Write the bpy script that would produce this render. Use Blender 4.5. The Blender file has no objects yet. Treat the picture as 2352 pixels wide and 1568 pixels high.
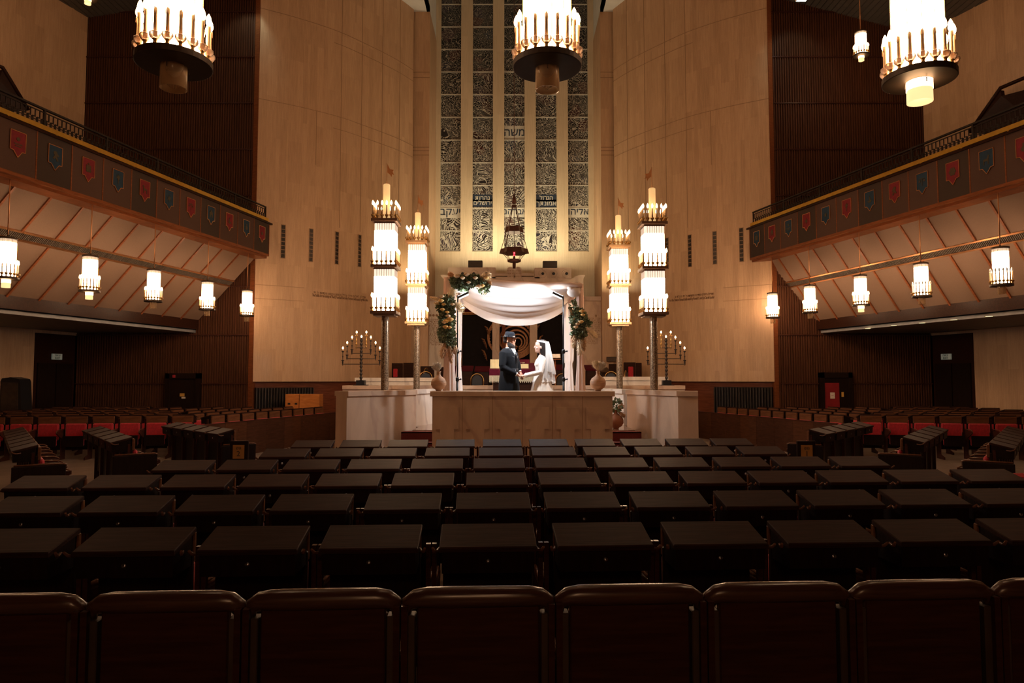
import bpy, math, random
from mathutils import Vector, Matrix, noise
PI = math.pi
sc = bpy.context.scene
COL = sc.collection
TH = math.radians(3.14)
CZ, F = 1.7, 1568.0
sT, cT = math.sin(TH), math.cos(TH)

# ---- survey helpers: where a sight line of the photograph meets a plane of the hall
def ray(px, py):
    dx = (px - 1176) / F; dy = (784 - py) / F
    return Vector((dx, cT - dy * sT, sT + dy * cT))
def W(px, py, Y):
    d = ray(px, py); s = Y / d.y
    return Vector((d.x * s, Y, CZ + d.z * s))
def WZ(px, py, z):
    d = ray(px, py); s = (z - CZ) / d.z
    return Vector((d.x * s, d.y * s, z))

# ---- mesh builder
class MB:
    def __init__(s): s.v = []; s.f = []; s.m = []; s.sm = []
    def add(s, vs, fs, mi=0, smooth=False, M=None):
        b = len(s.v)
        for p in vs:
            p = Vector(p)
            if M is not None: p = M @ p
            s.v.append(p[:])
        for f in fs:
            s.f.append([b + i for i in f]); s.m.append(mi); s.sm.append(smooth)
        return s
    def box(s, x0, x1, y0, y1, z0, z1, mi=0, M=None):
        vs = [(x0,y0,z0),(x1,y0,z0),(x1,y1,z0),(x0,y1,z0),(x0,y0,z1),(x1,y0,z1),(x1,y1,z1),(x0,y1,z1)]
        return s.add(vs, [(0,3,2,1),(4,5,6,7),(0,1,5,4),(1,2,6,5),(2,3,7,6),(3,0,4,7)], mi, False, M)
    def bbox(s, x0, x1, y0, y1, z0, z1, b=.005, mi=0, M=None):   # box with chamfered edges
        xs = [x0, x0 + b, x1 - b, x1]; ys = [y0, y0 + b, y1 - b, y1]; zs = [z0, z0 + b, z1 - b, z1]
        prof = [(1,0),(2,0),(3,1),(3,2),(2,3),(1,3),(0,2),(0,1)]
        rings = []
        for (zi, ins) in ((0, 1), (1, 0), (2, 0), (3, 1)):
            r = []
            for (i, j) in prof:
                x, y = xs[i], ys[j]
                if ins:
                    x = min(max(x, x0 + b), x1 - b); y = min(max(y, y0 + b), y1 - b)
                r.append((x, y, zs[zi]))
            rings.append(r)
        return s.loft(rings, mi, False, True, True, M)
    def loft(s, rings, mi=0, smooth=True, cap0=True, cap1=True, M=None, closed=True):
        n = len(rings[0]); vs = [p for r in rings for p in r]; fs = []
        for k in range(len(rings) - 1):
            for i in range(n if closed else n - 1):
                j = (i + 1) % n
                fs.append((k*n+i, k*n+j, (k+1)*n+j, (k+1)*n+i))
        s.add(vs, fs, mi, smooth, M)
        b = len(s.v) - len(vs)
        if cap0: s.f.append([b + i for i in range(n)][::-1]); s.m.append(mi); s.sm.append(False)
        if cap1: s.f.append([b + (len(rings)-1)*n + i for i in range(n)]); s.m.append(mi); s.sm.append(False)
        return s
    def lathe(s, prof, n=16, c=(0,0,0), mi=0, smooth=True, cap=True, M=None):
        rings = [[(c[0] + r*math.cos(2*PI*i/n), c[1] + r*math.sin(2*PI*i/n), c[2] + z) for i in range(n)] for (r, z) in prof]
        return s.loft(rings, mi, smooth, cap, cap, M)
    def tube(s, path, r, n=8, mi=0, smooth=True, cap=True, M=None):
        P = [Vector(p) for p in path]; rings = []
        up = None
        for i, p in enumerate(P):
            a = P[max(i-1, 0)]; b = P[min(i+1, len(P)-1)]
            t = (b - a).normalized()
            if up is None:
                up = Vector((0,0,1)) if abs(t.z) < .9 else Vector((1,0,0))
            x = t.cross(up)
            if x.length < 1e-4: x = t.cross(Vector((0,1,0)))
            x.normalize(); y = x.cross(t).normalized(); up = y
            rr = r[i] if isinstance(r, (list, tuple)) else r
            rings.append([(p + x*rr*math.cos(2*PI*k/n) + y*rr*math.sin(2*PI*k/n))[:] for k in range(n)])
        return s.loft(rings, mi, smooth, cap, cap, M)
    def prism(s, poly, fn, d0, d1, mi=0, smooth=False):       # poly in (u,v); fn(u,v,d)->point
        n = len(poly)
        vs = [fn(u, v, d0) for (u, v) in poly] + [fn(u, v, d1) for (u, v) in poly]
        fs = [tuple(range(n))[::-1], tuple(range(n, 2*n))] + [(i, (i+1) % n, n+(i+1) % n, n+i) for i in range(n)]
        return s.add(vs, fs, mi, smooth)
    def grid(s, fn, nu, nv, mi=0, smooth=True, M=None):
        vs = [fn(i/nu, j/nv) for j in range(nv+1) for i in range(nu+1)]
        fs = [(j*(nu+1)+i, j*(nu+1)+i+1, (j+1)*(nu+1)+i+1, (j+1)*(nu+1)+i) for j in range(nv) for i in range(nu)]
        return s.add(vs, fs, mi, smooth, M)
    def sphere(s, c, r, n=10, m=7, mi=0, M=None, sc3=(1,1,1)):
        rings = []
        for k in range(m+1):
            a = -PI/2 + PI*(k/m)*.98 + .01*PI
            rings.append([(c[0]+sc3[0]*r*math.cos(a)*math.cos(2*PI*i/n), c[1]+sc3[1]*r*math.cos(a)*math.sin(2*PI*i/n), c[2]+sc3[2]*r*math.sin(a)) for i in range(n)])
        return s.loft(rings, mi, True, True, True, M)
    def build(s, name, mats, parent=None, loc=None, rz=None, uv=False, autos=None):
        me = bpy.data.meshes.new(name)
        me.from_pydata(s.v, [], s.f)
        if not isinstance(mats, (list, tuple)): mats = [mats]
        for m in mats: me.materials.append(m)
        me.polygons.foreach_set('material_index', s.m)
        me.polygons.foreach_set('use_smooth', s.sm)
        if uv:
            l = me.uv_layers.new(name='UVMap'); me.update()
            for p in me.polygons:
                nrm = p.normal
                t = Vector((-nrm.y, nrm.x, 0))
                if t.length < .1: t = Vector((1, 0, 0)); b = Vector((0, 1, 0))
                else: t.normalize(); b = Vector((0, 0, 1))
                for li in p.loop_indices:
                    co = me.vertices[me.loops[li].vertex_index].co
                    l.data[li].uv = (co.dot(t), co.dot(b))
        me.update()
        o = bpy.data.objects.new(name, me); COL.objects.link(o)
        if parent is not None: o.parent = parent
        if loc is not None: o.location = loc
        if rz is not None: o.rotation_euler = (0, 0, rz)
        return o

def tag(o, label=None, cat=None, group=None, kind=None):
    if label: o['label'] = label
    if cat: o['category'] = cat
    if group: o['group'] = group
    if kind: o['kind'] = kind
    return o
def thing(name, label, cat, loc=(0,0,0), rz=0, group=None, kind=None):
    o = bpy.data.objects.new(name, None); COL.objects.link(o)
    o.empty_display_size = .1
    o.location = loc; o.rotation_euler = (0, 0, rz)
    return tag(o, label, cat, group, kind)
KIDS = {}
def copy_tree(o, loc=None, rz=None, label=None, group=None, kids=None, parent=None):
    c = o.copy(); COL.objects.link(c)
    if parent is not None: c.parent = parent
    if loc is not None: c.location = loc
    if rz is not None: c.rotation_euler = (0, 0, rz)
    if label: c['label'] = label
    if group: c['group'] = group
    for ch in (o.children if kids is None else kids): copy_tree(ch, parent=c)
    return c
def struct(o): o['kind'] = 'structure'; return o

# ---- materials
def new_mat(name):
    m = bpy.data.materials.new(name); m.use_nodes = True
    nt = m.node_tree; b = nt.nodes['Principled BSDF']
    return m, nt, b
def N(nt, t, **kw):
    n = nt.nodes.new(t)
    for k, v in kw.items():
        if k in n.inputs: n.inputs[k].default_value = v
        else: setattr(n, k, v)
    return n
def ramp(nt, fac, stops):
    r = nt.nodes.new('ShaderNodeValToRGB'); e = r.color_ramp.elements
    while len(e) < len(stops): e.new(.5)
    for i, (p, c) in enumerate(stops): e[i].position = p; e[i].color = (*c, 1)
    nt.links.new(fac, r.inputs[0]); return r.outputs[0]
def coords(nt, scale=(1,1,1), kind='Object'):
    tc = nt.nodes.new('ShaderNodeTexCoord'); mp = nt.nodes.new('ShaderNodeMapping')
    mp.inputs['Scale'].default_value = scale
    nt.links.new(tc.outputs[kind], mp.inputs[0]); return mp.outputs[0]
def mat(name, col, rough=.5, metal=0, var=.15, vs=(8,8,8), bump=0, emit=None, es=0, spec=None, coat=0, sheen=0):
    m, nt, b = new_mat(name)
    b.inputs['Roughness'].default_value = rough; b.inputs['Metallic'].default_value = metal
    if spec is not None: b.inputs['Specular IOR Level'].default_value = spec
    if coat: b.inputs['Coat Weight'].default_value = coat; b.inputs['Coat Roughness'].default_value = .15
    if sheen: b.inputs['Sheen Weight'].default_value = sheen
    if var > 0:
        v = coords(nt, vs); n = N(nt, 'ShaderNodeTexNoise', Scale=1.0, Detail=4.0)
        nt.links.new(v, n.inputs['Vector'])
        lo = tuple(c*(1-var) for c in col); hi = tuple(min(1, c*(1+var)) for c in col)
        o = ramp(nt, n.outputs['Fac'], [(.3, lo), (.7, hi)])
        nt.links.new(o, b.inputs['Base Color'])
        if bump:
            bp = N(nt, 'ShaderNodeBump', Strength=bump, Distance=.02)
            nt.links.new(n.outputs['Fac'], bp.inputs['Height']); nt.links.new(bp.outputs[0], b.inputs['Normal'])
    else: b.inputs['Base Color'].default_value = (*col, 1)
    if emit:
        b.inputs['Emission Color'].default_value = (*emit, 1); b.inputs['Emission Strength'].default_value = es
    return m
def wood(name, c1, c2, rough=.35, sc_=(3, 3, 30), axis=None, coat=0):
    m, nt, b = new_mat(name)
    v = coords(nt, sc_)
    n = N(nt, 'ShaderNodeTexNoise', Scale=1.6, Detail=6.0, Distortion=.6); nt.links.new(v, n.inputs['Vector'])
    o = ramp(nt, n.outputs['Fac'], [(.3, c1), (.7, c2)])
    nt.links.new(o, b.inputs['Base Color']); b.inputs['Roughness'].default_value = rough; b.inputs['Specular IOR Level'].default_value = .10
    if coat: b.inputs['Coat Weight'].default_value = coat; b.inputs['Coat Roughness'].default_value = .2
    bp = N(nt, 'ShaderNodeBump', Strength=.15, Distance=.005)
    nt.links.new(n.outputs['Fac'], bp.inputs['Height']); nt.links.new(bp.outputs[0], b.inputs['Normal'])
    return m
def stone_mat(name, c1, c2, bw=.3, bh=1.3, rough=.45):
    m, nt, b = new_mat(name)
    v = coords(nt, (1,1,1), 'UV')
    # narrow upright slabs, tone differing from slab to slab
    br = N(nt, 'ShaderNodeTexBrick', Scale=1.0)
    br.inputs['Color1'].default_value = (.35,.35,.35,1); br.inputs['Color2'].default_value = (.65,.65,.65,1)
    br.inputs['Mortar'].default_value = (.42,.42,.42,1)
    br.inputs['Mortar Size'].default_value = .004; br.inputs['Brick Width'].default_value = bh; br.inputs['Row Height'].default_value = bw
    mp = N(nt, 'ShaderNodeMapping'); mp.inputs['Rotation'].default_value = (0, 0, PI/2)
    nt.links.new(v, mp.inputs[0]); nt.links.new(mp.outputs[0], br.inputs['Vector'])
    v2 = coords(nt, (26, 1.6, 1), 'UV'); n1 = N(nt, 'ShaderNodeTexNoise', Scale=1.0, Detail=5.0, Roughness=.65); nt.links.new(v2, n1.inputs['Vector'])
    v3 = coords(nt, (60, 50, 1), 'UV'); n2 = N(nt, 'ShaderNodeTexNoise', Scale=1.0, Detail=2.0); nt.links.new(v3, n2.inputs['Vector'])
    mx = N(nt, 'ShaderNodeMath', operation='MULTIPLY_ADD'); mx.inputs[1].default_value = .38
    nt.links.new(br.outputs['Color'], mx.inputs[0])
    m2 = N(nt, 'ShaderNodeMath', operation='MULTIPLY'); m2.inputs[1].default_value = .42; nt.links.new(n1.outputs['Fac'], m2.inputs[0])
    m3 = N(nt, 'ShaderNodeMath', operation='MULTIPLY_ADD'); m3.inputs[1].default_value = .2
    nt.links.new(n2.outputs['Fac'], m3.inputs[0]); nt.links.new(m2.outputs[0], m3.inputs[2])
    nt.links.new(m3.outputs[0], mx.inputs[2])
    o = ramp(nt, mx.outputs[0], [(.32, c1), (.66, c2)])
    nt.links.new(o, b.inputs['Base Color']); b.inputs['Roughness'].default_value = rough
    bp = N(nt, 'ShaderNodeBump', Strength=.25, Distance=.01)
    nt.links.new(n1.outputs['Fac'], bp.inputs['Height']); nt.links.new(bp.outputs[0], b.inputs['Normal'])
    return m
def marble_mat(name, c1, c2, c3, sc_=1.0, rough=.3):
    m, nt, b = new_mat(name)
    v = coords(nt, (sc_, sc_, sc_*.45))
    n = N(nt, 'ShaderNodeTexNoise', Scale=2.2, Detail=8.0, Roughness=.6, Distortion=1.4); nt.links.new(v, n.inputs['Vector'])
    w = N(nt, 'ShaderNodeTexWave', Scale=.45, Distortion=14.0, Detail=5.0); w.wave_type = 'BANDS'; w.bands_direction = 'DIAGONAL'
    nt.links.new(v, w.inputs['Vector'])
    o1 = ramp(nt, n.outputs['Fac'], [(.3, c1), (.68, c2)])
    o2 = ramp(nt, w.outputs['Fac'], [(0.0, (1,1,1)), (.035, (0,0,0))])
    mx = N(nt, 'ShaderNodeMix', data_type='RGBA'); mx.inputs['B'].default_value = (*c3, 1)
    mm = N(nt, 'ShaderNodeMath', operation='MULTIPLY'); mm.inputs[1].default_value = .45
    nt.links.new(o2, mm.inputs[0]); nt.links.new(mm.outputs[0], mx.inputs['Factor'])
    nt.links.new(o1, mx.inputs['A']); nt.links.new(mx.outputs['Result'], b.inputs['Base Color'])
    b.inputs['Roughness'].default_value = rough
    return m
def emis(name, col, s, base=(.8,.8,.8)):
    return mat(name, base, .3, 0, 0, emit=col, es=s)

M = {}
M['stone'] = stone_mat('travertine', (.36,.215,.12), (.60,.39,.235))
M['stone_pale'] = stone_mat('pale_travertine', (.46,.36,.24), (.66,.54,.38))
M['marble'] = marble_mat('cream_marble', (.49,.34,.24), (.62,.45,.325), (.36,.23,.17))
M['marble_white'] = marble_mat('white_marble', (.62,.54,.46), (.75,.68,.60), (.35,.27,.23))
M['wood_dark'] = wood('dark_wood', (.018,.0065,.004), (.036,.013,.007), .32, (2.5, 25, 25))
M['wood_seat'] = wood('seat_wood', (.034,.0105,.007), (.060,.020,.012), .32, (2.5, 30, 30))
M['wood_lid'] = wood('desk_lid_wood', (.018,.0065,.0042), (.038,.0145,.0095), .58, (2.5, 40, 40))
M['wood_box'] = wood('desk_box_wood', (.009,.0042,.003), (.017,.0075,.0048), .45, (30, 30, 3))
M['wood_slat'] = wood('slat_wood', (.050,.019,.0095), (.092,.036,.018), .55, (20, 20, 1.0))
M['wood_red'] = wood('red_brown_wood', (.16,.050,.018), (.27,.088,.034), .35, (3, 3, 30))
M['wood_orange'] = wood('orange_wood', (.40,.14,.035), (.55,.21,.06), .4, (3, 3, 12))
M['red'] = mat('red_velvet', (.40,.006,.016), .8, 0, .25, (30,30,30), sheen=.3)
M['maroon'] = mat('maroon_velvet', (.075,.003,.012), .9, 0, .2, (30,30,30), spec=.2)
M['black'] = mat('black_metal', (.012,.012,.014), .4, .3, 0)
M['dark_metal'] = mat('dark_bronze_metal', (.065,.042,.028), .55, .4, .2)
M['iron'] = mat('wrought_iron', (.03,.022,.018), .5, .6, .2)
M['brass'] = mat('aged_brass', (.55,.33,.12), .32, .9, .15)
M['copper'] = mat('copper_metal', (.62,.30,.14), .3, .9, .1)
M['gold'] = mat('gold_band_metal', (.60,.36,.06), .38, .85, .1)
M['steel'] = mat('bright_steel', (.6,.58,.55), .25, 1, 0)
M['plaster'] = mat('white_plaster', (.62,.60,.56), .8, 0, .06, (3,3,3))
M['ceil'] = mat('grey_metal_ceiling', (.11,.10,.085), .5, .2, .1)
M['dark_ceiling'] = mat('dark_ceiling_paint', (.22,.215,.22), .7, 0, .1)
M['black_void'] = mat('black_cloth', (.010,.006,.006), .9, 0, .3)
M['fabric_panel'] = mat('beige_acoustic_fabric', (.185,.112,.074), .85, 0, .12, (120,120,120), bump=.1)
M['fascia_a'] = mat('brown_fascia_cloth', (.075,.036,.023), .9, 0, .12, (100,100,100))
M['fascia_b'] = mat('dark_fascia_cloth', (.045,.026,.017), .9, 0, .12, (100,100,100))
M['cloth_white'] = mat('white_cloth', (.80,.72,.68), .75, 0, .04, (4,4,4), sheen=.2)
M['terrazzo'] = mat('grey_stone_floor', (.22,.17,.135), .35, 0, .2, (3,3,3))
# ================= camera =================
cam = bpy.data.cameras.new('camera'); camo = bpy.data.objects.new('camera', cam); COL.objects.link(camo)
cam.lens = 24; cam.sensor_width = 36; cam.clip_end = 200
camo.location = (0, 0, CZ); camo.rotation_euler = (PI/2 + TH, 0, 0)
sc.camera = camo
sc.view_settings.view_transform = 'Standard'; sc.view_settings.look = 'None'
sc.view_settings.exposure = 0.2; sc.view_settings.gamma = 1; sc.view_settings.use_curve_mapping = False
try: sc.cycles.use_denoising = True
except Exception: pass
sc.cycles.use_adaptive_sampling = True; sc.cycles.adaptive_threshold = .025
sc.cycles.max_bounces = 6; sc.cycles.diffuse_bounces = 3; sc.cycles.glossy_bounces = 3; sc.cycles.transmission_bounces = 4
sc.cycles.sample_clamp_indirect = 6.0; sc.cycles.caustics_reflective = False; sc.cycles.caustics_refractive = False
w = bpy.data.worlds.new('world'); sc.world = w; w.use_nodes = True
w.node_tree.nodes['Background'].inputs[0].default_value = (.9, .55, .35, 1)
w.node_tree.nodes['Background'].inputs[1].default_value = 0.0

# ================= shell =================
AX = .05                                    # centre line of the hall
b = MB(); b.box(-19, 19, -6.5, 31, -.12, 0)
struct(b.build('floor', M['terrazzo']))

YS = 20.5                                   # fluted walls beside the curved stone walls
SLH = 1.386                                 # height of one course of fluting
def slat_wall(sgn, xin, xout, name):
    b = MB(); x0, x1 = min(xin, xout), max(xin, xout)
    b.box(x0, x1, YS + .04, YS + .3, 0, 14.6)
    n = int((x1 - x0) / .074)
    for i in range(n):
        x = x0 + (i + .5) * (x1 - x0) / n
        b.add([(x-.026, YS+.04, 0), (x-.015, YS-.006, 0), (x+.015, YS-.006, 0), (x+.026, YS+.04, 0),
               (x-.026, YS+.04, 14.6), (x-.015, YS-.006, 14.6), (x+.015, YS-.006, 14.6), (x+.026, YS+.04, 14.6)],
              [(0,1,5,4),(1,2,6,5),(2,3,7,6)])
    return struct(b.build(name, M['wood_slat']))
XL_in, XL_out = W(574, 700, YS).x, W(193, 300, YS).x
XR_in, XR_out = W(1785, 700, YS).x, W(2122, 300, YS).x
slat_wall(-1, XL_in, XL_out, 'wall_front_left')
slat_wall(1, XR_in, XR_out, 'wall_front_right')
tn = 0
for (xa, xb) in ((XL_out, XL_in), (XR_in, XR_out)):
    for k, py in enumerate((28, 131, 237, 343, 449, 552, 657, 769, 881)):
        z = W(583, py, YS).z
        tn += 1
        b = MB(); b.box(xa, xb, YS - .03, YS + .04, z - .017, z + .017)
        struct(b.build('trim_%d' % tn, M['wood_seat']))

# curved stone walls: plan measured from the long horizontal joint
pts = []
for px, py in ((594,238),(660,251),(727,266),(783,281),(830,297),(877,314),(917,330),(948,345)):
    h = 870 - py
    pts.append(WZ(px, py, CZ + 632 / F * 20.8))
for p in pts: p.x -= AX
P0 = pts[0].copy()
ZT = 15.4
def curved_wall(sg, name):
    P = [Vector((AX + sg*abs(p.x), p.y, 0)) for p in pts]
    if sg > 0: P = [Vector((p.x, p.y, 0)) for p in P]
    b = MB()
    Q = []
    for i in range(len(P) - 1):
        for k in range(3):
            t = k / 3
            p0 = P[max(i-1, 0)]; p1 = P[i]; p2 = P[i+1]; p3 = P[min(i+2, len(P)-1)]
            q = .5*((2*p1) + (-p0+p2)*t + (2*p0-5*p1+4*p2-p3)*t*t + (-p0+3*p1-3*p2+p3)*t**3)
            Q.append(q)
    Q.append(P[-1])
    for i in range(len(Q) - 1):
        a, c = Q[i], Q[i+1]
        d = (c - a).normalized(); nrm = Vector((d.y, -d.x, 0)) * sg * -1   # towards the back of the wall
        if nrm.y < 0: nrm = -nrm
        z0 = 1.62
        vs = [(a.x,a.y,z0),(c.x,c.y,z0),(c.x,c.y,ZT+.5),(a.x,a.y,ZT+.5)]
        back = [(v[0]+nrm.x*.3, v[1]+nrm.y*.3, v[2]) for v in vs]
        b.add(vs + back, [(0,1,2,3) if sg < 0 else (3,2,1,0), (4,7,6,5), (0,4,5,1), (3,2,6,7)])
    struct(b.build(name, M['stone'], uv=True))
    return P, Q
PLc, QL = curved_wall(-1, 'wall_curved_left')
PRc, QR = curved_wall(1, 'wall_curved_right')
# grooves between the stone panels
M['groove'] = mat('joint_shadow_line', (.30,.18,.10), .8, 0, 0)
def groove(a, c, z0, z1, th=.018, off=.006):
    d = (c - a); L = d.length; d.normalize(); nrm = Vector((d.y, -d.x, 0))
    if nrm.y > 0: nrm = -nrm
    b.add([(a+nrm*off+Vector((0,0,z0)))[:], (c+nrm*off+Vector((0,0,z0)))[:], (c+nrm*off+Vector((0,0,z1)))[:], (a+nrm*off+Vector((0,0,z1)))[:],
           (a-nrm*.02+Vector((0,0,z0)))[:], (c-nrm*.02+Vector((0,0,z0)))[:], (c-nrm*.02+Vector((0,0,z1)))[:], (a-nrm*.02+Vector((0,0,z1)))[:]],
          [(0,1,2,3),(4,7,6,5),(0,4,5,1),(1,5,6,2),(2,6,7,3),(3,7,4,0)])
joint_z = [WZ(594,238,0).z]
zj = [CZ + 632/F*20.8, CZ + 836/F*20.8*1.0, CZ + 210/F*20.8]
zj[1] = W(600, 34, 20.8).z; zj[0] = W(594, 238, 20.8).z; zj[2] = W(585, 657, 20.8).z
for nm, P, Q in (('trim_joints_left', PLc, QL), ('trim_joints_right', PRc, QR)):
    b = MB()
    for z in (zj[0], zj[0] - .42, zj[1], zj[1] - .42, zj[2], zj[2] - .42):
        for i in range(len(Q) - 1):
            if z in (zj[0]-.42, zj[1]-.42) and i < 8: continue
            if z in (zj[2], zj[2]-.42) and i > 4: continue
            groove(Q[i], Q[i+1], z - .008, z + .008)
    for i in (3, 4, 5, 6):
        p = P[i]; d = (P[i+1] - P[i-1]).normalized() * .009
        groove(p - d, p + d, 6.6, ZT)
    p = P[2]; d = (P[3] - P[1]).normalized() * .010
    groove(p - d, p + d, 8.5, zj[0])
    struct(b.build(nm, M['groove']))
# angled wooden jambs between the fluting and the stone
for sg, P, xin in ((-1, PLc, XL_in), (1, PRc, XR_in)):
    b = MB(); a = Vector((xin, YS - .03, 0)); c = P[0] + Vector((0, -.03, 0))
    vs = [(a.x,a.y,0),(c.x,c.y,0),(c.x,c.y,14.8),(a.x,a.y,14.8)]
    b.add(vs + [(v[0], v[1]+.35, v[2]) for v in vs], [(0,1,2,3),(4,7,6,5),(0,4,5,1),(1,5,6,2),(2,6,7,3),(3,7,4,0)])
    tn += 1; struct(b.build('trim_%d' % tn, M['wood_red'])); del vs
# wooden dado below the stone
M['dado'] = wood('dado_wood', (.10,.028,.014), (.17,.052,.024), .4, (2, 2, 20))
for nm, Q in (('baseboard_left', QL), ('baseboard_right', QR)):
    b = MB()
    for i in range(len(Q) - 1):
        a, c = Q[i], Q[i+1]; n = (c - a).normalized(); n = Vector((n.y, -n.x, 0))
        if n.y > 0: n = -n
        a2, c2 = a - n*.16, c - n*.16; a3, c3 = a + n*-.5, c + n*-.5
        b.add([a2[:], c2[:], (c2+Vector((0,0,1.63)))[:], (a2+Vector((0,0,1.63)))[:], a3[:], c3[:], (c3+Vector((0,0,1.63)))[:], (a3+Vector((0,0,1.63)))[:]],
              [(0,1,2,3),(4,7,6,5),(0,4,5,1),(3,2,6,7)])
    struct(b.build(nm, M['dado']))
# slit openings in the curved walls
M['glass_dark'] = mat('dark_slit_glass', (.03,.022,.018), .25, 0, .6, (30,30,30))
def on_curve(Q, px):
    for i in range(len(Q) - 1):
        a, c = Q[i], Q[i+1]
        ra, rc = a.x/a.y, c.x/c.y; r = (px - 1176)/F/.985
        if min(ra, rc) <= r <= max(ra, rc):
            t = (r - ra)/(rc - ra) if rc != ra else 0
            return a.lerp(c, t), (c - a).normalized()
    return Q[-1], (Q[-1]-Q[-2]).normalized()
wn = 6
for Q, lst in ((QL, ((653,517,592),(717,526,600),(776,533,606),(828,540,612))), (QR, ((1700,524,600),(1639,532,606),(1582,540,612),(1530,547,617)))):
    for px, ya, yb in lst:
        p, d = on_curve(Q, px); z1 = W(px, ya, p.y).z; z0 = W(px, yb, p.y).z
        n = Vector((d.y, -d.x, 0));
        if n.y > 0: n = -n
        b = MB(); wn += 1
        def fr(u, v, e): return (p + d*u + n*e + Vector((0,0,v)))[:]
        hw = .055
        b.prism([(-hw, z0), (hw, z0), (hw, z1), (-hw, z1)], fr, -.02, .004, 0)
        for (u0, u1, v0, v1) in ((-hw-.018, -hw, z0-.02, z1+.02), (hw, hw+.018, z0-.02, z1+.02), (-hw, hw, z0-.02, z0), (-hw, hw, z1, z1+.02)):
            b.prism([(u0, v0), (u1, v0), (u1, v1), (u0, v1)], fr, -.02, .012, 1)
        for k in range(1, 8):
            zz = z0 + (z1-z0)*k/8
            b.prism([(-hw, zz-.008), (hw, zz-.008), (hw, zz+.008), (-hw, zz+.008)], fr, -.02, .009, 1)
        struct(b.build('window_%d' % wn, [M['glass_dark'], M['groove']]))

# pilasters and the window wall at the far end
YP, YW = QL[-1].y + .15, 27.0
xl0, xl1 = QL[-1].x, W(986, 300, YP).x
xr0, xr1 = W(1380, 300, YP).x, QR[-1].x
for nm, a, c in (('wall_pier_left', xl0 - .25, xl1), ('wall_pier_right', xr0, xr1 + .25)):
    b = MB(); b.box(a, c, YP, YW + .5, 0, ZT)
    struct(b.build(nm, M['stone'], uv=True))
    b = MB()
    for z in (zj[0], zj[1], W(970, 178, YP).z, W(970, 346, YP).z, W(970,356,YP).z):
        b.box(a, c, YP - .008, YP + .02, z - .012, z + .012)
    struct(b.build('trim_' + nm[5:], M['groove']))
ZH = 18.4
wx = [(1011,1058),(1085,1132),(1158,1205),(1231,1279),(1305,1352)]
zb_w = W(1181, 577, YW).z
b = MB()
edges = [W(983, 400, YW).x - .4] + [q for (a, c) in wx for q in (W(a, 400, YW).x, W(c, 400, YW).x)] + [W(1384, 400, YW).x + .4]
for i in range(0, len(edges), 2):
    b.box(edges[i], edges[i+1], YW, YW + .32, zb_w, ZH)
b.box(edges[0], edges[-1], YW, YW + .32, 0, zb_w)
b.box(edges[0], edges[-1], YW + .3, YW + .5, 0, ZH)
struct(b.build('wall_ark', M['stone_pale'], uv=True))
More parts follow.
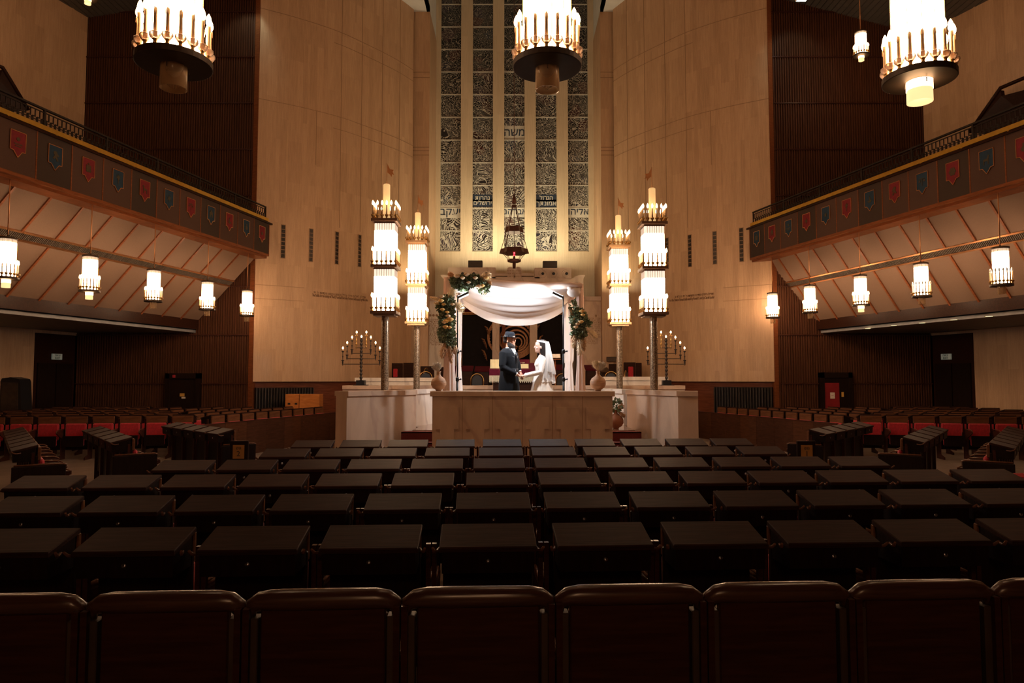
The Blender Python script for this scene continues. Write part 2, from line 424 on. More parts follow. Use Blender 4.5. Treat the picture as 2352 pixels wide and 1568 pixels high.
# stained windows: dark glass set in a web of pale ribs
def dalle():
    m, nt, bs = new_mat('leaded_glass')
    tc = nt.nodes.new('ShaderNodeTexCoord')
    sep = N(nt, 'ShaderNodeSeparateXYZ'); nt.links.new(tc.outputs['Object'], sep.inputs[0])
    oi = nt.nodes.new('ShaderNodeObjectInfo')
    n0 = N(nt, 'ShaderNodeTexNoise', Scale=.9, Detail=2.0); nt.links.new(tc.outputs['Object'], n0.inputs['Vector'])
    mixv = N(nt, 'ShaderNodeVectorMath', operation='MULTIPLY_ADD'); mixv.inputs[1].default_value = (1.5, 1.5, 1.5)
    nt.links.new(n0.outputs['Color'], mixv.inputs[0]); nt.links.new(tc.outputs['Object'], mixv.inputs[2])
    outs = []
    for rot, scl in ((.9, (22, 1, 7)), (-.7, (8, 1, 20)), (.25, (17, 1, 15))):
        mp = N(nt, 'ShaderNodeMapping'); mp.inputs['Rotation'].default_value = (0, rot, 0); mp.inputs['Scale'].default_value = scl
        nt.links.new(mixv.outputs[0], mp.inputs[0])
        vo = N(nt, 'ShaderNodeTexVoronoi', Scale=1.0); vo.feature = 'DISTANCE_TO_EDGE'; nt.links.new(mp.outputs[0], vo.inputs['Vector'])
        outs.append(vo.outputs['Distance'])
    sel = N(nt, 'ShaderNodeTexVoronoi', Scale=1.15); nt.links.new(tc.outputs['Object'], sel.inputs['Vector'])
    sc1 = N(nt, 'ShaderNodeSeparateColor'); nt.links.new(sel.outputs['Color'], sc1.inputs[0])
    g1 = N(nt, 'ShaderNodeMath', operation='GREATER_THAN'); g1.inputs[1].default_value = .40; nt.links.new(sc1.outputs[0], g1.inputs[0])
    g2 = N(nt, 'ShaderNodeMath', operation='GREATER_THAN'); g2.inputs[1].default_value = .62; nt.links.new(sc1.outputs[1], g2.inputs[0])
    def mixf(f, a, c):
        x = N(nt, 'ShaderNodeMix', data_type='FLOAT'); nt.links.new(f, x.inputs['Factor']); nt.links.new(a, x.inputs['A']); nt.links.new(c, x.inputs['B']); return x.outputs['Result']
    d = mixf(g2.outputs[0], mixf(g1.outputs[0], outs[0], outs[1]), outs[2])
    # ribs grow wider towards the bottom of the window
    mr = N(nt, 'ShaderNodeMapRange'); mr.inputs[1].default_value = 6.5; mr.inputs[2].default_value = 17.0; mr.inputs[3].default_value = .095; mr.inputs[4].default_value = .022
    nt.links.new(sep.outputs['Z'], mr.inputs[0])
    lt = N(nt, 'ShaderNodeMath', operation='LESS_THAN'); nt.links.new(d, lt.inputs[0]); nt.links.new(mr.outputs[0], lt.inputs[1])
    vc = N(nt, 'ShaderNodeTexVoronoi', Scale=2.3); nt.links.new(tc.outputs['Object'], vc.inputs['Vector'])
    s2 = N(nt, 'ShaderNodeSeparateColor'); nt.links.new(vc.outputs['Color'], s2.inputs[0])
    gc = ramp(nt, s2.outputs[0], [(0, (.012,.012,.015)), (.80, (.014,.012,.014)), (.86, (.05,.012,.008)), (1, (.02,.03,.05))])
    mx = N(nt, 'ShaderNodeMix', data_type='RGBA'); nt.links.new(lt.outputs[0], mx.inputs['Factor'])
    nt.links.new(gc, mx.inputs['A']); mx.inputs['B'].default_value = (.45,.42,.36,1)
    nt.links.new(mx.outputs['Result'], bs.inputs['Base Color'])
    rr = N(nt, 'ShaderNodeMix', data_type='FLOAT'); nt.links.new(lt.outputs[0], rr.inputs['Factor']); rr.inputs['A'].default_value = .25; rr.inputs['B'].default_value = .8
    nt.links.new(rr.outputs['Result'], bs.inputs['Roughness'])
    return m
M['dalle'] = dalle()
M['rib'] = mat('pale_rib', (.50,.47,.41), .8, 0, .08)
M['ink'] = mat('dark_blue_glass', (.02,.035,.06), .3, 0, 0)
for k, (a, c) in enumerate(wx):
    x0, x1 = W(a, 400, YW).x, W(c, 400, YW).x
    b = MB(); b.box(x0, x1, YW + .22, YW + .29, zb_w, ZH)
    zs = [W(1181, y, YW).z for y in (527.5, 475, 422.5, 370, 317.5, 265, 212.5, 160, 108, 56, 4, -48, -100)]
    o = struct(b.build('window_%d' % (k+1), M['dalle']))
    b = MB()
    for z in zs:
        if z < ZH: b.box(x0, x1, YW + .19, YW + .23, z - .022, z + .022)
    for z in (zb_w + .05,): b.box(x0, x1, YW + .12, YW + .23, z - .05, z + .0, 0)
    b.build('window_bar', M['rib'], o)

# ---- lettering
GLYPH = {}
def glyph(s, m):
    key = (s, m.name)
    if key not in GLYPH:
        cu = bpy.data.curves.new('lettering', 'FONT'); cu.body = s; cu.size = 1; cu.extrude = .02; cu.align_x = 'CENTER'; cu.align_y = 'CENTER'
        cu.resolution_u = 2; cu.offset = .012
        o = bpy.data.objects.new('lettering', cu); COL.objects.link(o); bpy.context.view_layer.update()
        me = bpy.data.meshes.new_from_object(o.evaluated_get(bpy.context.evaluated_depsgraph_get())); me.name = 'lettering'
        bpy.data.objects.remove(o)
        me.materials.clear(); me.materials.append(m); GLYPH[key] = me
    return GLYPH[key]
def text(name, s, size, loc, rot, m, parent=None, ext=.002, align='CENTER', squash=1.0, bold=0):
    o = bpy.data.objects.new(name, glyph(s, m)); COL.objects.link(o)
    o.location = loc; o.rotation_euler = rot; o.scale = (squash*size, size, ext/.02)
    if parent is not None: o.parent = parent
    return o
INS = {'lh': 'תפילה לשלום חיילי צה"ל וכוחות הבטחון מוקדשת על ידי', 'le': 'The Tefilla for the safety of The IDF and all Security Forces dedicated by Malcolm',
       'rh': 'התפילה לשלום המדינה מוקדשת על ידי רונלד ס.', 're': 'for the State of Israel dedicated by Ronald S. and Jo Carole Lauder'}
M['groove_txt'] = mat('carved_letter_shade', (.15,.075,.035), .8, 0, 0)
for ch in sorted(set(''.join(INS.values())) - {' '}): glyph(ch, M['groove_txt'])
def heb(s): return s[::-1]
wins = {int(o.name.split('_')[1]): o for o in COL.objects if o.name.startswith('window_') and o.name.split('_')[1].isdigit()}
for k, s, py, sz, mm in ((1, 'יעקב', 486, .42, 'ink'), (3, 'אברהם', 486, .34, 'ink'), (5, 'אליהו', 486, .38, 'ink'), (3, 'משה', 304, .44, 'ink'),
                         (2, 'ירושלים', 466, .24, 'rib'), (2, 'נהרות', 454.5, .24, 'rib'), (4, 'אמונתך', 467, .26, 'rib'), (4, 'הגדול', 454.5, .24, 'rib')):
    a, c = wx[k-1]; p = W((a+c)/2, py, YW + .2); hw_ = (W(c, 400, YW).x - W(a, 400, YW).x)/2 - .01
    b = MB(); b.box(p.x-hw_, p.x+hw_, YW+.2155, YW+.23, p.z-sz*.62, p.z+sz*.62); b.build('letter_ground', M['rib' if mm == 'ink' else 'ink'], wins[k])
    text('window_letters', heb(s), sz, (p.x, YW + .215, p.z), (PI/2, 0, 0), M[mm], wins[k], .004, bold=.006)
# ceilings
b = MB()
x0, x1 = xl1 - .02, xr0 + .02
for (a, c, y0, y1) in ((-9.2, x0, 3, YP+.1), (x1, 9.3, 3, YP+.1), (x0, x1, 3, 21)):
    b.box(a, c, y0, y1, ZT, ZT + .25)
b.box(x0 - .1, x0, 21, YW, ZT, ZH + .2); b.box(x1, x1 + .1, 21, YW, ZT, ZH + .2); b.box(x0, x1, 20.9, 21, ZT, ZH + .2)
b.box(x0 - .1, x1 + .1, 21, YW + .5, ZH, ZH + .2)
b.box(-14.5, 14.5, -6.5, 3, ZT, ZT + .25)
struct(b.build('ceiling', M['plaster']))
zcL = [W(205, 40, YS).z, W(345, 18, YS).z]; xcL = [W(205, 40, YS).x, W(345, 18, YS).x]
zcR = [W(2030, 58, YS).z, W(1865, 15, YS).z]; xcR = [W(2030, 58, YS).x, W(1865, 15, YS).x]
for nm, xs, zs, sg in (('ceiling_left', xcL, zcL, -1), ('ceiling_right', xcR, zcR, 1)):
    sl = (zs[1]-zs[0])/(xs[1]-xs[0]); b = MB()
    def zc(x): return zs[0] + sl*(x - xs[0])
    xo, xi = sg*17.5, sg*7.6; n = 62
    for i in range(n):
        xa = xo + (xi-xo)*i/n; xb = xo + (xi-xo)*(i+.86)/n; xg = xo + (xi-xo)*(i+1)/n
        for (p, q, e) in ((xa, xb, 0), (xb, xg, .05)):
            b.add([(p, 3, zc(p)+e), (q, 3, zc(q)+e), (q, YS+.3, zc(q)+e), (p, YS+.3, zc(p)+e),
                   (p, 3, zc(p)+.15), (q, 3, zc(q)+.15), (q, YS+.3, zc(q)+.15), (p, YS+.3, zc(p)+.15)],
                  [(3,2,1,0),(4,5,6,7),(0,4,7,3),(1,2,6,5)])
    b.box(min(xi, xi+sg*.1), max(xi, xi+sg*.1), 3, YS+.3, zc(xi), ZT+.25)
    struct(b.build(nm, M['ceil']))
# side walls, parallel to the galleries
ZB = W(617, 584, 20.0).z
GL0, GL1 = W(617, 584, 20.0), WZ(0, 385, ZB)
GR0, GR1 = WZ(1723, 593, ZB), WZ(2352, 408, ZB)
tL = (GL1 - GL0).normalized(); tR = (GR1 - GR0).normalized()
nL = Vector((tL.y, -tL.x, 0)); nR = Vector((tR.y, -tR.x, 0))
if nL.x > 0: nL = -nL
if nR.x < 0: nR = -nR
for nm, xo, t, sg in (('wall_left', XL_out, tL, -1), ('wall_right', XR_out, tR, 1)):
    a = Vector((xo, YS, 0)); c = a + t*26
    b = MB(); o_ = Vector((sg*.3, 0, 0)); d = a + t*1.42
    for (p, q, z0, z1) in ((a, d, 3.0, 14.0), (d, c, 0, 14.0)):
        vs = [(p.x,p.y,z0),(q.x,q.y,z0),(q.x,q.y,z1),(p.x,p.y,z1)]
        b.add(vs + [(v[0]+sg*.3, v[1], v[2]) for v in vs], [(0,1,2,3),(4,7,6,5),(0,4,5,1),(1,5,6,2),(2,6,7,3),(3,7,4,0)])
    struct(b.build(nm, M['stone'], uv=True))
    # wooden door bay in the corner
    b = MB()
    def fr(u, v, e, a=a, t=t, sg=sg): return (a + t*u + Vector((sg*e, 0, v)))[:]
    b.prism([(0,0),(1.42,0),(1.42,3.0),(0,3.0)], fr, .04, .3, 0)
    nm2 = 'door_1' if sg < 0 else 'door_2'
    o = struct(b.build(nm2, M['wood_dark']))
    b = MB(); b.prism([(.10,0),(.66,0),(.66,2.15),(.10,2.15)], fr, 0, .05, 0); b.build('door_leaf', M['wood_box'], o)
    b = MB(); b.prism([(.70,0),(1.28,0),(1.28,2.15),(.70,2.15)], fr, 0, .05, 0); b.build('door_leaf', M['wood_box'], o)
b = MB(); b.box(-17.5, 17.5, -6.5, -6.2, 0, 15.6); struct(b.build('wall_back', M['stone'], uv=True))
# ================= side galleries =================
PANELS = 17
M['grille_metal'] = mat('grey_brown_grille', (.10,.075,.055), .6, .2, .1)
def gallery(side, O, t, n, pw, sof, bot):
    z0 = 0.0
    def Bf(u, v, e): return (O + t*u + n*e + Vector((0, 0, v)))[:]
    Lg = PANELS * pw
    root = thing('balcony', '%s side balcony with brown fascia cloth panels and a sloping beige underside' % side, 'balcony', (0,0,0), 0, None, 'structure')
    ds = Vector((sof.x - O.x, sof.y - O.y, 0)); N_ = ds.dot(n); Zs = sof.z - O.z
    for i in range(PANELS):
        b = MB(); b.prism([(i*pw, 0), ((i+1)*pw, 0), ((i+1)*pw, .90), (i*pw, .90)], Bf, 0, .05)
        b.build('fascia_panel', M['fascia_b'] if i % 3 == 0 else M['fascia_a'], root)
    for i in range(PANELS + 1):
        b = MB(); u = i*pw; b.prism([(u-.012, 0), (u+.012, 0), (u+.012, .90), (u-.012, .90)], Bf, -.008, .02)
        b.build('fascia_batten', M['wood_red'], root)
    b = MB(); b.prism([(-.02,-.02),(Lg,-.02),(Lg,.93),(-.02,.93)], Bf, .05, .5); b.build('edge_beam', M['wood_dark'], root)
    b = MB(); b.prism([(-.12,.90),(Lg,.90),(Lg,.945),(-.12,.945)], Bf, -.04, .55); b.build('ledge', M['wood_dark'], root)
    b = MB(); b.prism([(.0,.985),(Lg,.985),(Lg,1.075),(.0,1.075)], Bf, .02, .06)
    for k in range(int(Lg)): b.prism([(k+.3,.94),(k+.34,.94),(k+.34,.99),(k+.3,.99)], Bf, .03, .05)
    b.build('gold_rail_band', M['gold'], root)
    # wooden cornice running below the fascia
    b = MB(); b.prism([(0,-.06),(Lg,-.06),(Lg,.0),(0,.0)], Bf, -.015, .42); b.prism([(0,-.12),(Lg,-.12),(Lg,-.06),(0,-.06)], Bf, .06, .46)
    b.build('cornice', M['wood_red'], root)
    # sloping soffit
    def S(u, s, e): # s 0..1 down the slope, e offset below
        nn = .46 + (N_ - .46)*s; zz = -.10 + (Zs + .10)*s
        L2 = math.hypot(N_ - .46, Zs + .10); dn, dz = (N_-.46)/L2, (Zs+.10)/L2
        return (O + t*u + n*(nn + e*dz) + Vector((0,0, zz - e*dn)))[:]
    VS = .40
    for i in range(PANELS):
        for (s0, s1) in ((0, VS-.045), (VS+.045, 1)):
            b = MB(); b.prism([(i*pw, s0), ((i+1)*pw, s0), ((i+1)*pw, s1), (i*pw, s1)], S, -.05, 0)
            b.build('soffit_panel', M['fabric_panel'], root)
            if i:
                b = MB(); u = i*pw; b.prism([(u-.022, s0), (u+.022, s0), (u+.022, s1), (u-.022, s1)], S, 0, .03)
                b.build('soffit_batten', M['wood_red'], root)
    b = MB(); b.prism([(0, VS-.03), (Lg, VS-.03), (Lg, VS+.03), (0, VS+.03)], S, -.05, -.01, 0)
    for k in range(int(Lg/.04)): b.prism([(k*.04, VS-.03), (k*.04+.016, VS-.03), (k*.04+.016, VS+.03), (k*.04, VS+.03)], S, -.01, .004, 1)
    b.build('air_grille', [M['dark_metal'], M['grille_metal']], root)
    b = MB()
    for s0 in (VS-.047, VS+.030): b.prism([(0, s0), (Lg, s0), (Lg, s0+.017), (0, s0+.017)], S, -.04, .025)
    b.build('grille_rail', M['copper'], root)
    b = MB(); b.prism([(0,0),(0,.0),(0,1),(0,1)], S, 0, 0)
    # lower beam and flat ceiling out to the wall
    nb = N_
    b = MB(); b.prism([(0, Zs-.26),(Lg+1, Zs-.26),(Lg+1, Zs+.05),(0, Zs+.05)], Bf, nb-.02, nb+.25); b.build('lower_beam', M['wood_dark'], root)
    b = MB(); b.prism([(-.4, Zs-.36),(Lg+1, Zs-.36),(Lg+1, Zs-.28),(-.4, Zs-.28)], Bf, nb+.1, nb+5.2); b.build('flat_soffit', M['dark_ceiling'], root)
    # end gusset closing the gallery towards the fluted wall
    b = MB()
    b.add([Bf(0,.9,.05), Bf(0,-.1,.46), Bf(0,Zs,N_), Bf(0,Zs,N_+4), Bf(0,.9,N_+4)], [(0,1,2,3,4)]); 
    b.add([Bf(.03,.9,.05), Bf(.03,-.1,.46), Bf(.03,Zs,N_), Bf(.03,Zs,N_+4), Bf(.03,.9,N_+4)], [(4,3,2,1,0)])
    b.build('end_wall', M['wood_dark'], root)
    b = MB(); b.prism([(0,.80),(Lg,.80),(Lg,.90),(0,.90)], Bf, .5, N_+4); b.build('gallery_floor', M['wood_dark'], root)
    # wrought iron railing
    rl = thing('balcony_railing', 'dark wrought iron railing with stepped pattern along the %s balcony edge' % side, 'railing', (0,0,0))
    b = MB(); b.prism([(0,1.40),(Lg,1.40),(Lg,1.435),(0,1.435)], Bf, .10, .15); b.build('top_rail', M['iron'], rl)
    b = MB(); b.prism([(0,1.345),(Lg,1.345),(Lg,1.362),(0,1.362)], Bf, .115, .135); b.prism([(0,.945),(Lg,.945),(Lg,.975),(0,.975)], Bf, .10, .15); b.build('cross_rail', M['iron'], rl)
    b = MB(); k = 0; u = .06
    while u < Lg - .05:
        for (ua, ub, va, vb) in ((0,.016,1.22,1.35),(0,.06,1.205,1.222),(.045,.061,1.10,1.222),(.0,.06,1.09,1.106),(0,.016,.97,1.106),(.07,.082,.97,1.21),(.016,.10,1.16,1.172)):
            b.prism([(u+ua,va),(u+ub,va),(u+ub,vb),(u+ua,vb)], Bf, .117, .133)
        u += .098
    b.build('lattice', M['iron'], rl)
    for k in range(int(Lg/1.5)+1):
        b = MB(); u = k*1.5 + .015; b.prism([(u-.02,.93),(u+.02,.93),(u+.02,1.40),(u-.02,1.40)], Bf, .105, .145); b.build('post', M['iron'], rl)
    return Bf, N_, Zs

sofL, sofR = W(430, 733, 20.0), W(1904, 734, 20.0)
BL, NL_, ZL_ = gallery('left', GL0, tL, nL, .777, sofL, None)
BR, NR_, ZR_ = gallery('right', GR0, tR, nR, .752, sofR, None)

# pennants on the fascia
M['ban_red'] = mat('red_pennant_enamel', (.17,.004,.010), .8, 0, .2, (20,20,20))
M['ban_blue'] = mat('blue_pennant_enamel', (.006,.030,.060), .8, 0, .2, (20,20,20))
M['emblem'] = mat('olive_emblem', (.060,.040,.014), .5, .2, .3, (40,40,40))
def circ(cx, cy, r, n=12, a0=0): return [(cx + r*math.cos(a0+2*PI*i/n), cy + r*math.sin(a0+2*PI*i/n)) for i in range(n)]
def star(cx, cy, r, n=5, q=.45): return [(cx + (r if i%2==0 else r*q)*math.sin(PI*i/n), cy + (r if i%2==0 else r*q)*math.cos(PI*i/n)) for i in range(2*n)]
EMB = {
 'six-petalled flower': [circ(0,0,.03)] + [circ(.05*math.cos(a*PI/3), .055*math.sin(a*PI/3), .034, 10) for a in range(6)],
 'sun above water': [circ(0,.06,.035), [(-.08,-.02),(.08,-.02),(.08,-.04),(-.08,-.04)], [(-.06,-.06),(.06,-.06),(.06,-.08),(-.06,-.08)]],
 'climbing lion': [[(-.07,-.08),(-.03,-.09),(-.01,-.03),(.04,-.06),(.06,-.04),(.02,.02),(.05,.06),(.03,.10),(-.02,.10),(-.05,.05),(-.08,.03),(-.06,0),(-.03,.01),(-.05,-.04)]],
 'square breastplate': [[(-.06,-.07),(.06,-.07),(.06,.07),(-.06,.07)], circ(0,.10,.02)],
 'palm tree': [[(-.01,-.10),(.01,-.10),(.01,.02),(-.01,.02)], star(0,.05,.07,7,.4)],
 'standing deer': [[(-.06,-.09),(-.045,-.09),(-.04,-.02),(.03,-.02),(.035,-.09),(.05,-.09),(.05,.02),(.07,.08),(.04,.10),(.02,.03),(-.06,.02)]],
 'branching vine': [star(0,0,.09,6,.3)],
 'scales': [[(-.008,-.09),(.008,-.09),(.008,.08),(-.008,.08)], [(-.07,.06),(.07,.06),(.07,.075),(-.07,.075)], circ(-.06,.02,.025), circ(.06,.02,.025)],
 'tower gate': [[(-.06,-.08),(-.02,-.08),(-.02,-.02),(.02,-.02),(.02,-.08),(.06,-.08),(.06,.06),(-.06,.06)], circ(0,.08,.03)],
 'small ship': [[(-.07,-.02),(.07,-.02),(.04,-.07),(-.04,-.07)], [(-.005,-.02),(.05,-.01),(.0,.10),(-.005,.10)]],
 'jug': [circ(0,-.02,.055), [(-.02,.02),(.02,.02),(.025,.09),(-.025,.09)]],
 'square ark': [[(-.035,-.05),(.035,-.05),(.035,.03),(-.035,.03)]],
}
EN = list(EMB)
def pennant(Bf, u, red, emb, side, lab):
    hw = .15
    root = thing('pennant', lab, 'pennant', Bf(u, .55, -.012), 0, None if False else 'pennants on the %s balcony front' % side)
    def F2(a, c, e):
        p = Vector(Bf(u + a, .55 + c, -.012 - e)) - Vector(Bf(u, .55, -.012)); return p[:]
    sh = [(-hw,.20),(-hw,-.15),(-.085,-.155),(0,-.27),(.085,-.155),(hw,-.15),(hw,.20)]
    b = MB(); b.prism(sh, F2, -.008, .004); b.build('field', M['ban_red' if red else 'ban_blue'], root)
    b = MB()
    for i in range(len(sh)):
        p, q = Vector(sh[i]), Vector(sh[(i+1) % len(sh)]); d = (q-p).normalized(); m_ = Vector((-d.y, d.x))*.006
        b.prism([tuple(p-m_), tuple(q-m_), tuple(q+m_), tuple(p+m_)], F2, -.008, .010)
    b.build('border', M['copper'], root)
    b = MB()
    for pl in EMB[emb]: b.prism(pl, F2, .004, .010)
    b.build('emblem', M['emblem'], root)
ORD = ['first','second','third','fourth','fifth','sixth','seventh','eighth','ninth','tenth','eleventh','twelfth','thirteenth','fourteenth','fifteenth','sixteenth','seventeenth']
for i in range(12):
    red = (i % 2 == 0); pennant(BL, (i+.5)*.777, red, EN[(11 - i) % 12] , 'left', '%s pennant with dark emblem, %s from the far end of the left balcony' % ('red' if red else 'blue', ORD[i]))
for i in range(13):
    red = (i % 2 == 1); pennant(BR, (i+.5)*.752, red, EN[(i*5 + 3) % 12], 'right', '%s pennant with dark emblem, %s from the far end of the right balcony' % ('red' if red else 'blue', ORD[i]))

# stair parapets seen above the galleries
for nm, side, pl, Yv in (('stair_parapet','left', [(66,236,17.9),(40,198,17.6),(6,155,17.2),(-90,118,16.6),(-90,150,16.6),(-2,180,17.2),(-90,235,16.9)], 0),
                 ('stair_parapet','right', [(2226,288,18.2),(2262,245,17.8),(2298,202,17.4),(2440,142,16.6),(2440,172,16.6),(2300,217,17.4),(2440,290,16.9)], 0)):
    P = [W(*q) for q in pl]; n = nL if side == 'left' else nR
    P[0].z -= .2; P[6].z -= .4
    r = thing(nm, 'dark sloping stair parapet behind the %s balcony railing' % side, 'stair parapet')
    def quadw(ps, m, name):
        b = MB(); k = len(ps); b.add([p[:] for p in ps] + [(p + n*.12)[:] for p in ps], [tuple(range(k)), tuple(range(k, 2*k))[::-1]] + [(i, k+i, k+(i+1)%k, (i+1)%k) for i in range(k)])
        b.build(name, m, r)
    mid = P[1].lerp(P[2], .75)
    quadw([P[0], P[2] + Vector((0,0,-.06)), P[5] + Vector((0,0,-.04)), P[4] + Vector((0,0,-.12)), P[6]], M['wood_dark'], 'panel')
    b = MB(); b.tube([P[0][:], P[2][:], P[3][:]], .05, 8); b.build('handrail', M['wood_dark'], r)
    b = MB(); q = P[2].lerp(P[3], .45); b.tube([q[:], (q - Vector((0,0,.35)))[:]], .02, 6); b.build('post', M['iron'], r)

# ================= pendant lanterns =================
TUBE_S, BULB_S, FIX_S = 22.0, 12.0, 5.0
M['tube_lit'] = emis('lit_glass_tubes', (1.0,.64,.38), TUBE_S)
M['bulb'] = emis('lit_candle_bulb', (1.0,.58,.28), BULB_S)
M['tube_end'] = mat('frosted_tube_end', (.75,.62,.45), .3, 0, 0, emit=(1,.8,.6), es=.35)
M['small_lit'] = mat('lit_bottom_glass', (.7,.5,.3), .2, 0, 0, emit=(1.0,.66,.30), es=1.15)
M['bulb_off'] = mat('unlit_candle_bulb', (.62,.60,.55), .15, 0, 0)
M['wax'] = mat('cream_candle_sleeve', (.62,.44,.26), .45, 0, .1, (20,20,20))
def glass(name, col, rough=.08, alpha=.35):
    m, nt, b = new_mat(name)
    b.inputs['Base Color'].default_value = (*col, 1); b.inputs['Roughness'].default_value = rough
    tr = nt.nodes.new('ShaderNodeBsdfTransparent'); tr.inputs[0].default_value = (.95,.90,.84,1)
    mx = nt.nodes.new('ShaderNodeMixShader'); lw = N(nt, 'ShaderNodeLayerWeight', Blend=.35)
    mm = N(nt, 'ShaderNodeMath', operation='MULTIPLY_ADD'); mm.inputs[1].default_value = .75; mm.inputs[2].default_value = alpha
    nt.links.new(lw.outputs['Facing'], mm.inputs[0]); nt.links.new(mm.outputs[0], mx.inputs[0])
    nt.links.new(tr.outputs[0], mx.inputs[1]); nt.links.new(b.outputs[0], mx.inputs[2])
    nt.links.new(mx.outputs[0], nt.nodes['Material Output'].inputs[0])
    return m
M['glass_cup'] = glass('clear_ribbed_glass', (.75,.55,.42), .15, .70)
M['glass_tube'] = glass('clear_bottom_glass', (.70,.50,.30), .12, .16)

def scallop(r, n, amp, h0, h1, mi=0):
    b = MB(); rings = []
    for z in (h0, h1):
        rings.append([((r + (amp if i % 2 else -amp))*math.cos(PI*i/n), (r + (amp if i % 2 else -amp))*math.sin(PI*i/n), z) for i in range(2*n)])
    b.loft(rings, mi, False, True, True); return b
def candle_meshes(lit):
    st = MB()
    st.lathe([(.013,0),(.010,.012),(.011,.022),(.018,.026),(.012,.030)], 8)
    cup = MB(); cup.lathe([(.012,.026),(.024,.034),(.031,.048),(.031,.060),(.027,.064)], 10, cap=False)
    wx_ = MB(); wx_.lathe([(.0115,.045),(.0100,.12),(.0095,.165),(.0115,.175),(.0105,.198),(.0070,.205)], 8)
    wx_.lathe([(.003,.170),(.004,.176),(.003,.205)], 5, c=(.0105,0,0))
    bl = MB(); bl.lathe([(.007,.203),(.0155,.222),(.0165,.236),(.0125,.256),(.0055,.272),(.0015,.278)], 8)
    return st, cup, wx_, bl
PROT = {}
def make_candle(lit, detailed, parent=None):
    """one electric candle: brass stem, glass drip cup, sleeve, flame bulb"""
    st, cup, wx_, bl = candle_meshes(lit)
    if detailed:
        o = wx_.build('candle', M['wax'], parent)
        st.build('candle_socket', M['brass'], o); cup.build('drip_cup', M['glass_cup'], o)
        bl.build('flame_bulb', M['bulb'] if lit else M['bulb_off'], o)
        return o
    b = MB()
    b.lathe([(.013,0),(.010,.022),(.018,.026),(.030,.044),(.031,.058)], 6, mi=0)
    b.lathe([(.0115,.045),(.0095,.165),(.0105,.198),(.007,.205)], 6, mi=1)
    o = b.build('candle', [M['brass'], M['wax']], parent)
    b2 = MB(); b2.lathe([(.007,.203),(.0165,.226),(.0135,.252),(.0015,.278)], 6)
    b2.build('flame_bulb', M['bulb'] if lit else M['bulb_off'], o)
    return o
def make_pendant(name, label, lit=True, small_lit=False, detailed=False, rod=1.25, ncand=18):
    """origin: centre of the ring's top; the lantern hangs from a rod"""
    r = thing(name, label, 'pendant lamp')
    b = MB(); b.lathe([(.20,-.038),(.205,-.036),(.205,-.002),(.20,0),(.10,0)], 40, smooth=False); b.build('candle_ring', M['dark_metal'], r)
    scallop(.132, 24, .010, .008, .56).build('glass_tube_shade', M['tube_lit'], r)
    b = MB(); scal = scallop(.134, 24, .010, .56, .615); b = scal; b.build('tube_ends', M['tube_end'], r)
    b = MB()
    for i in range(12):
        a = 2*PI*(i+.25)/12; b.tube([(.147*math.cos(a), .147*math.sin(a), 0), (.147*math.cos(a), .147*math.sin(a), .62)], .0022, 4)
    b.build('tie_rods', M['brass'], r)
    b = MB(); b.lathe([(.155,.612),(.160,.616),(.160,.640),(.15,.645),(.03,.650),(.012,.68)], 28); b.build('top_cap', M['dark_metal'], r)
    b = MB(); b.tube([(0,0,.66),(0,0,.64+rod)], .011, 8); b.lathe([(.020,0),(.030,.01),(.030,.13),(.014,.14)], 10, c=(0,0,.42+rod)); b.build('hanging_rod', M['copper'], r)
    b = MB(); b.lathe([(.071,-.040),(.072,-.17),(.066,-.17),(.066,-.040)], 20, cap=False)
    bg = b.build('bottom_glass', M['small_lit'] if small_lit else M['glass_tube'], r)
    if small_lit:
        b = MB(); b.lathe([(.0735,-.040),(.0735,-.095)], 20, cap=False); b.sphere((0,0,-.085), .03, 10, 7); b.build('bottom_bulb', M['bulb'], bg)
    b = MB()
    for k in range(3):
        a = 2*PI*k/3 + .5; b.tube([(.05*math.cos(a), .05*math.sin(a), -.038), (.078*math.cos(a), .078*math.sin(a), -.046), (.078*math.cos(a), .078*math.sin(a), -.072)], .003, 5)
    b.build('glass_clips', M['dark_metal'], r)
    c0 = make_candle(lit, detailed, r)
    for i in range(ncand):
        a = 2*PI*i/ncand + .1
        p = (.184*math.cos(a), .184*math.sin(a), 0)
        if i == 0: c0.location = p; c0.rotation_euler = (0,0,a)
        else: copy_tree(c0, p, a, parent=r)
    return r
near = [('left', 400, 132), ('centre', 1257, 138), ('right', 2111, 168)]
near_y = {'left': 3.8, 'centre': 3.97, 'right': 4.12}
for (nm, px, py) in near:
    lab = {'left': 'large near candle-ring lantern with unlit bottom glass hanging over the left seats',
           'centre': 'large near candle-ring lantern in front of the stained windows',
           'right': 'large near candle-ring lantern with glowing bottom glass hanging on the right'}[nm]
    o = make_pendant('pendant_lantern', lab, True, nm == 'right', True, rod=1.15)
    o['group'] = 'candle-ring pendant lanterns'
    o.location = W(px, py + 5, near_y[nm])
def along(px, G0, t, z, off):   # point below the gallery cornice on the sight line px
    best = None
    for k in range(1400):
        u = k*.01; p = G0 + t*u
        q = p + off; r_ = (q.x/q.y)*F*.995 + 1176
        if best is None or abs(r_-px) < best[0]: best = (abs(r_-px), q)
    return best[1]
protos = {}
def hang(key, lit, sl, loc, label):
    if key not in protos:
        protos[key] = make_pendant('pendant_lantern', label, lit, sl, False); o = protos[key]
    else: o = copy_tree(protos[key])
    o.location = loc; o.scale = (.95,.95,1.10); o['label'] = label; o['group'] = 'candle-ring pendant lanterns'
    return o
zl = 3.50
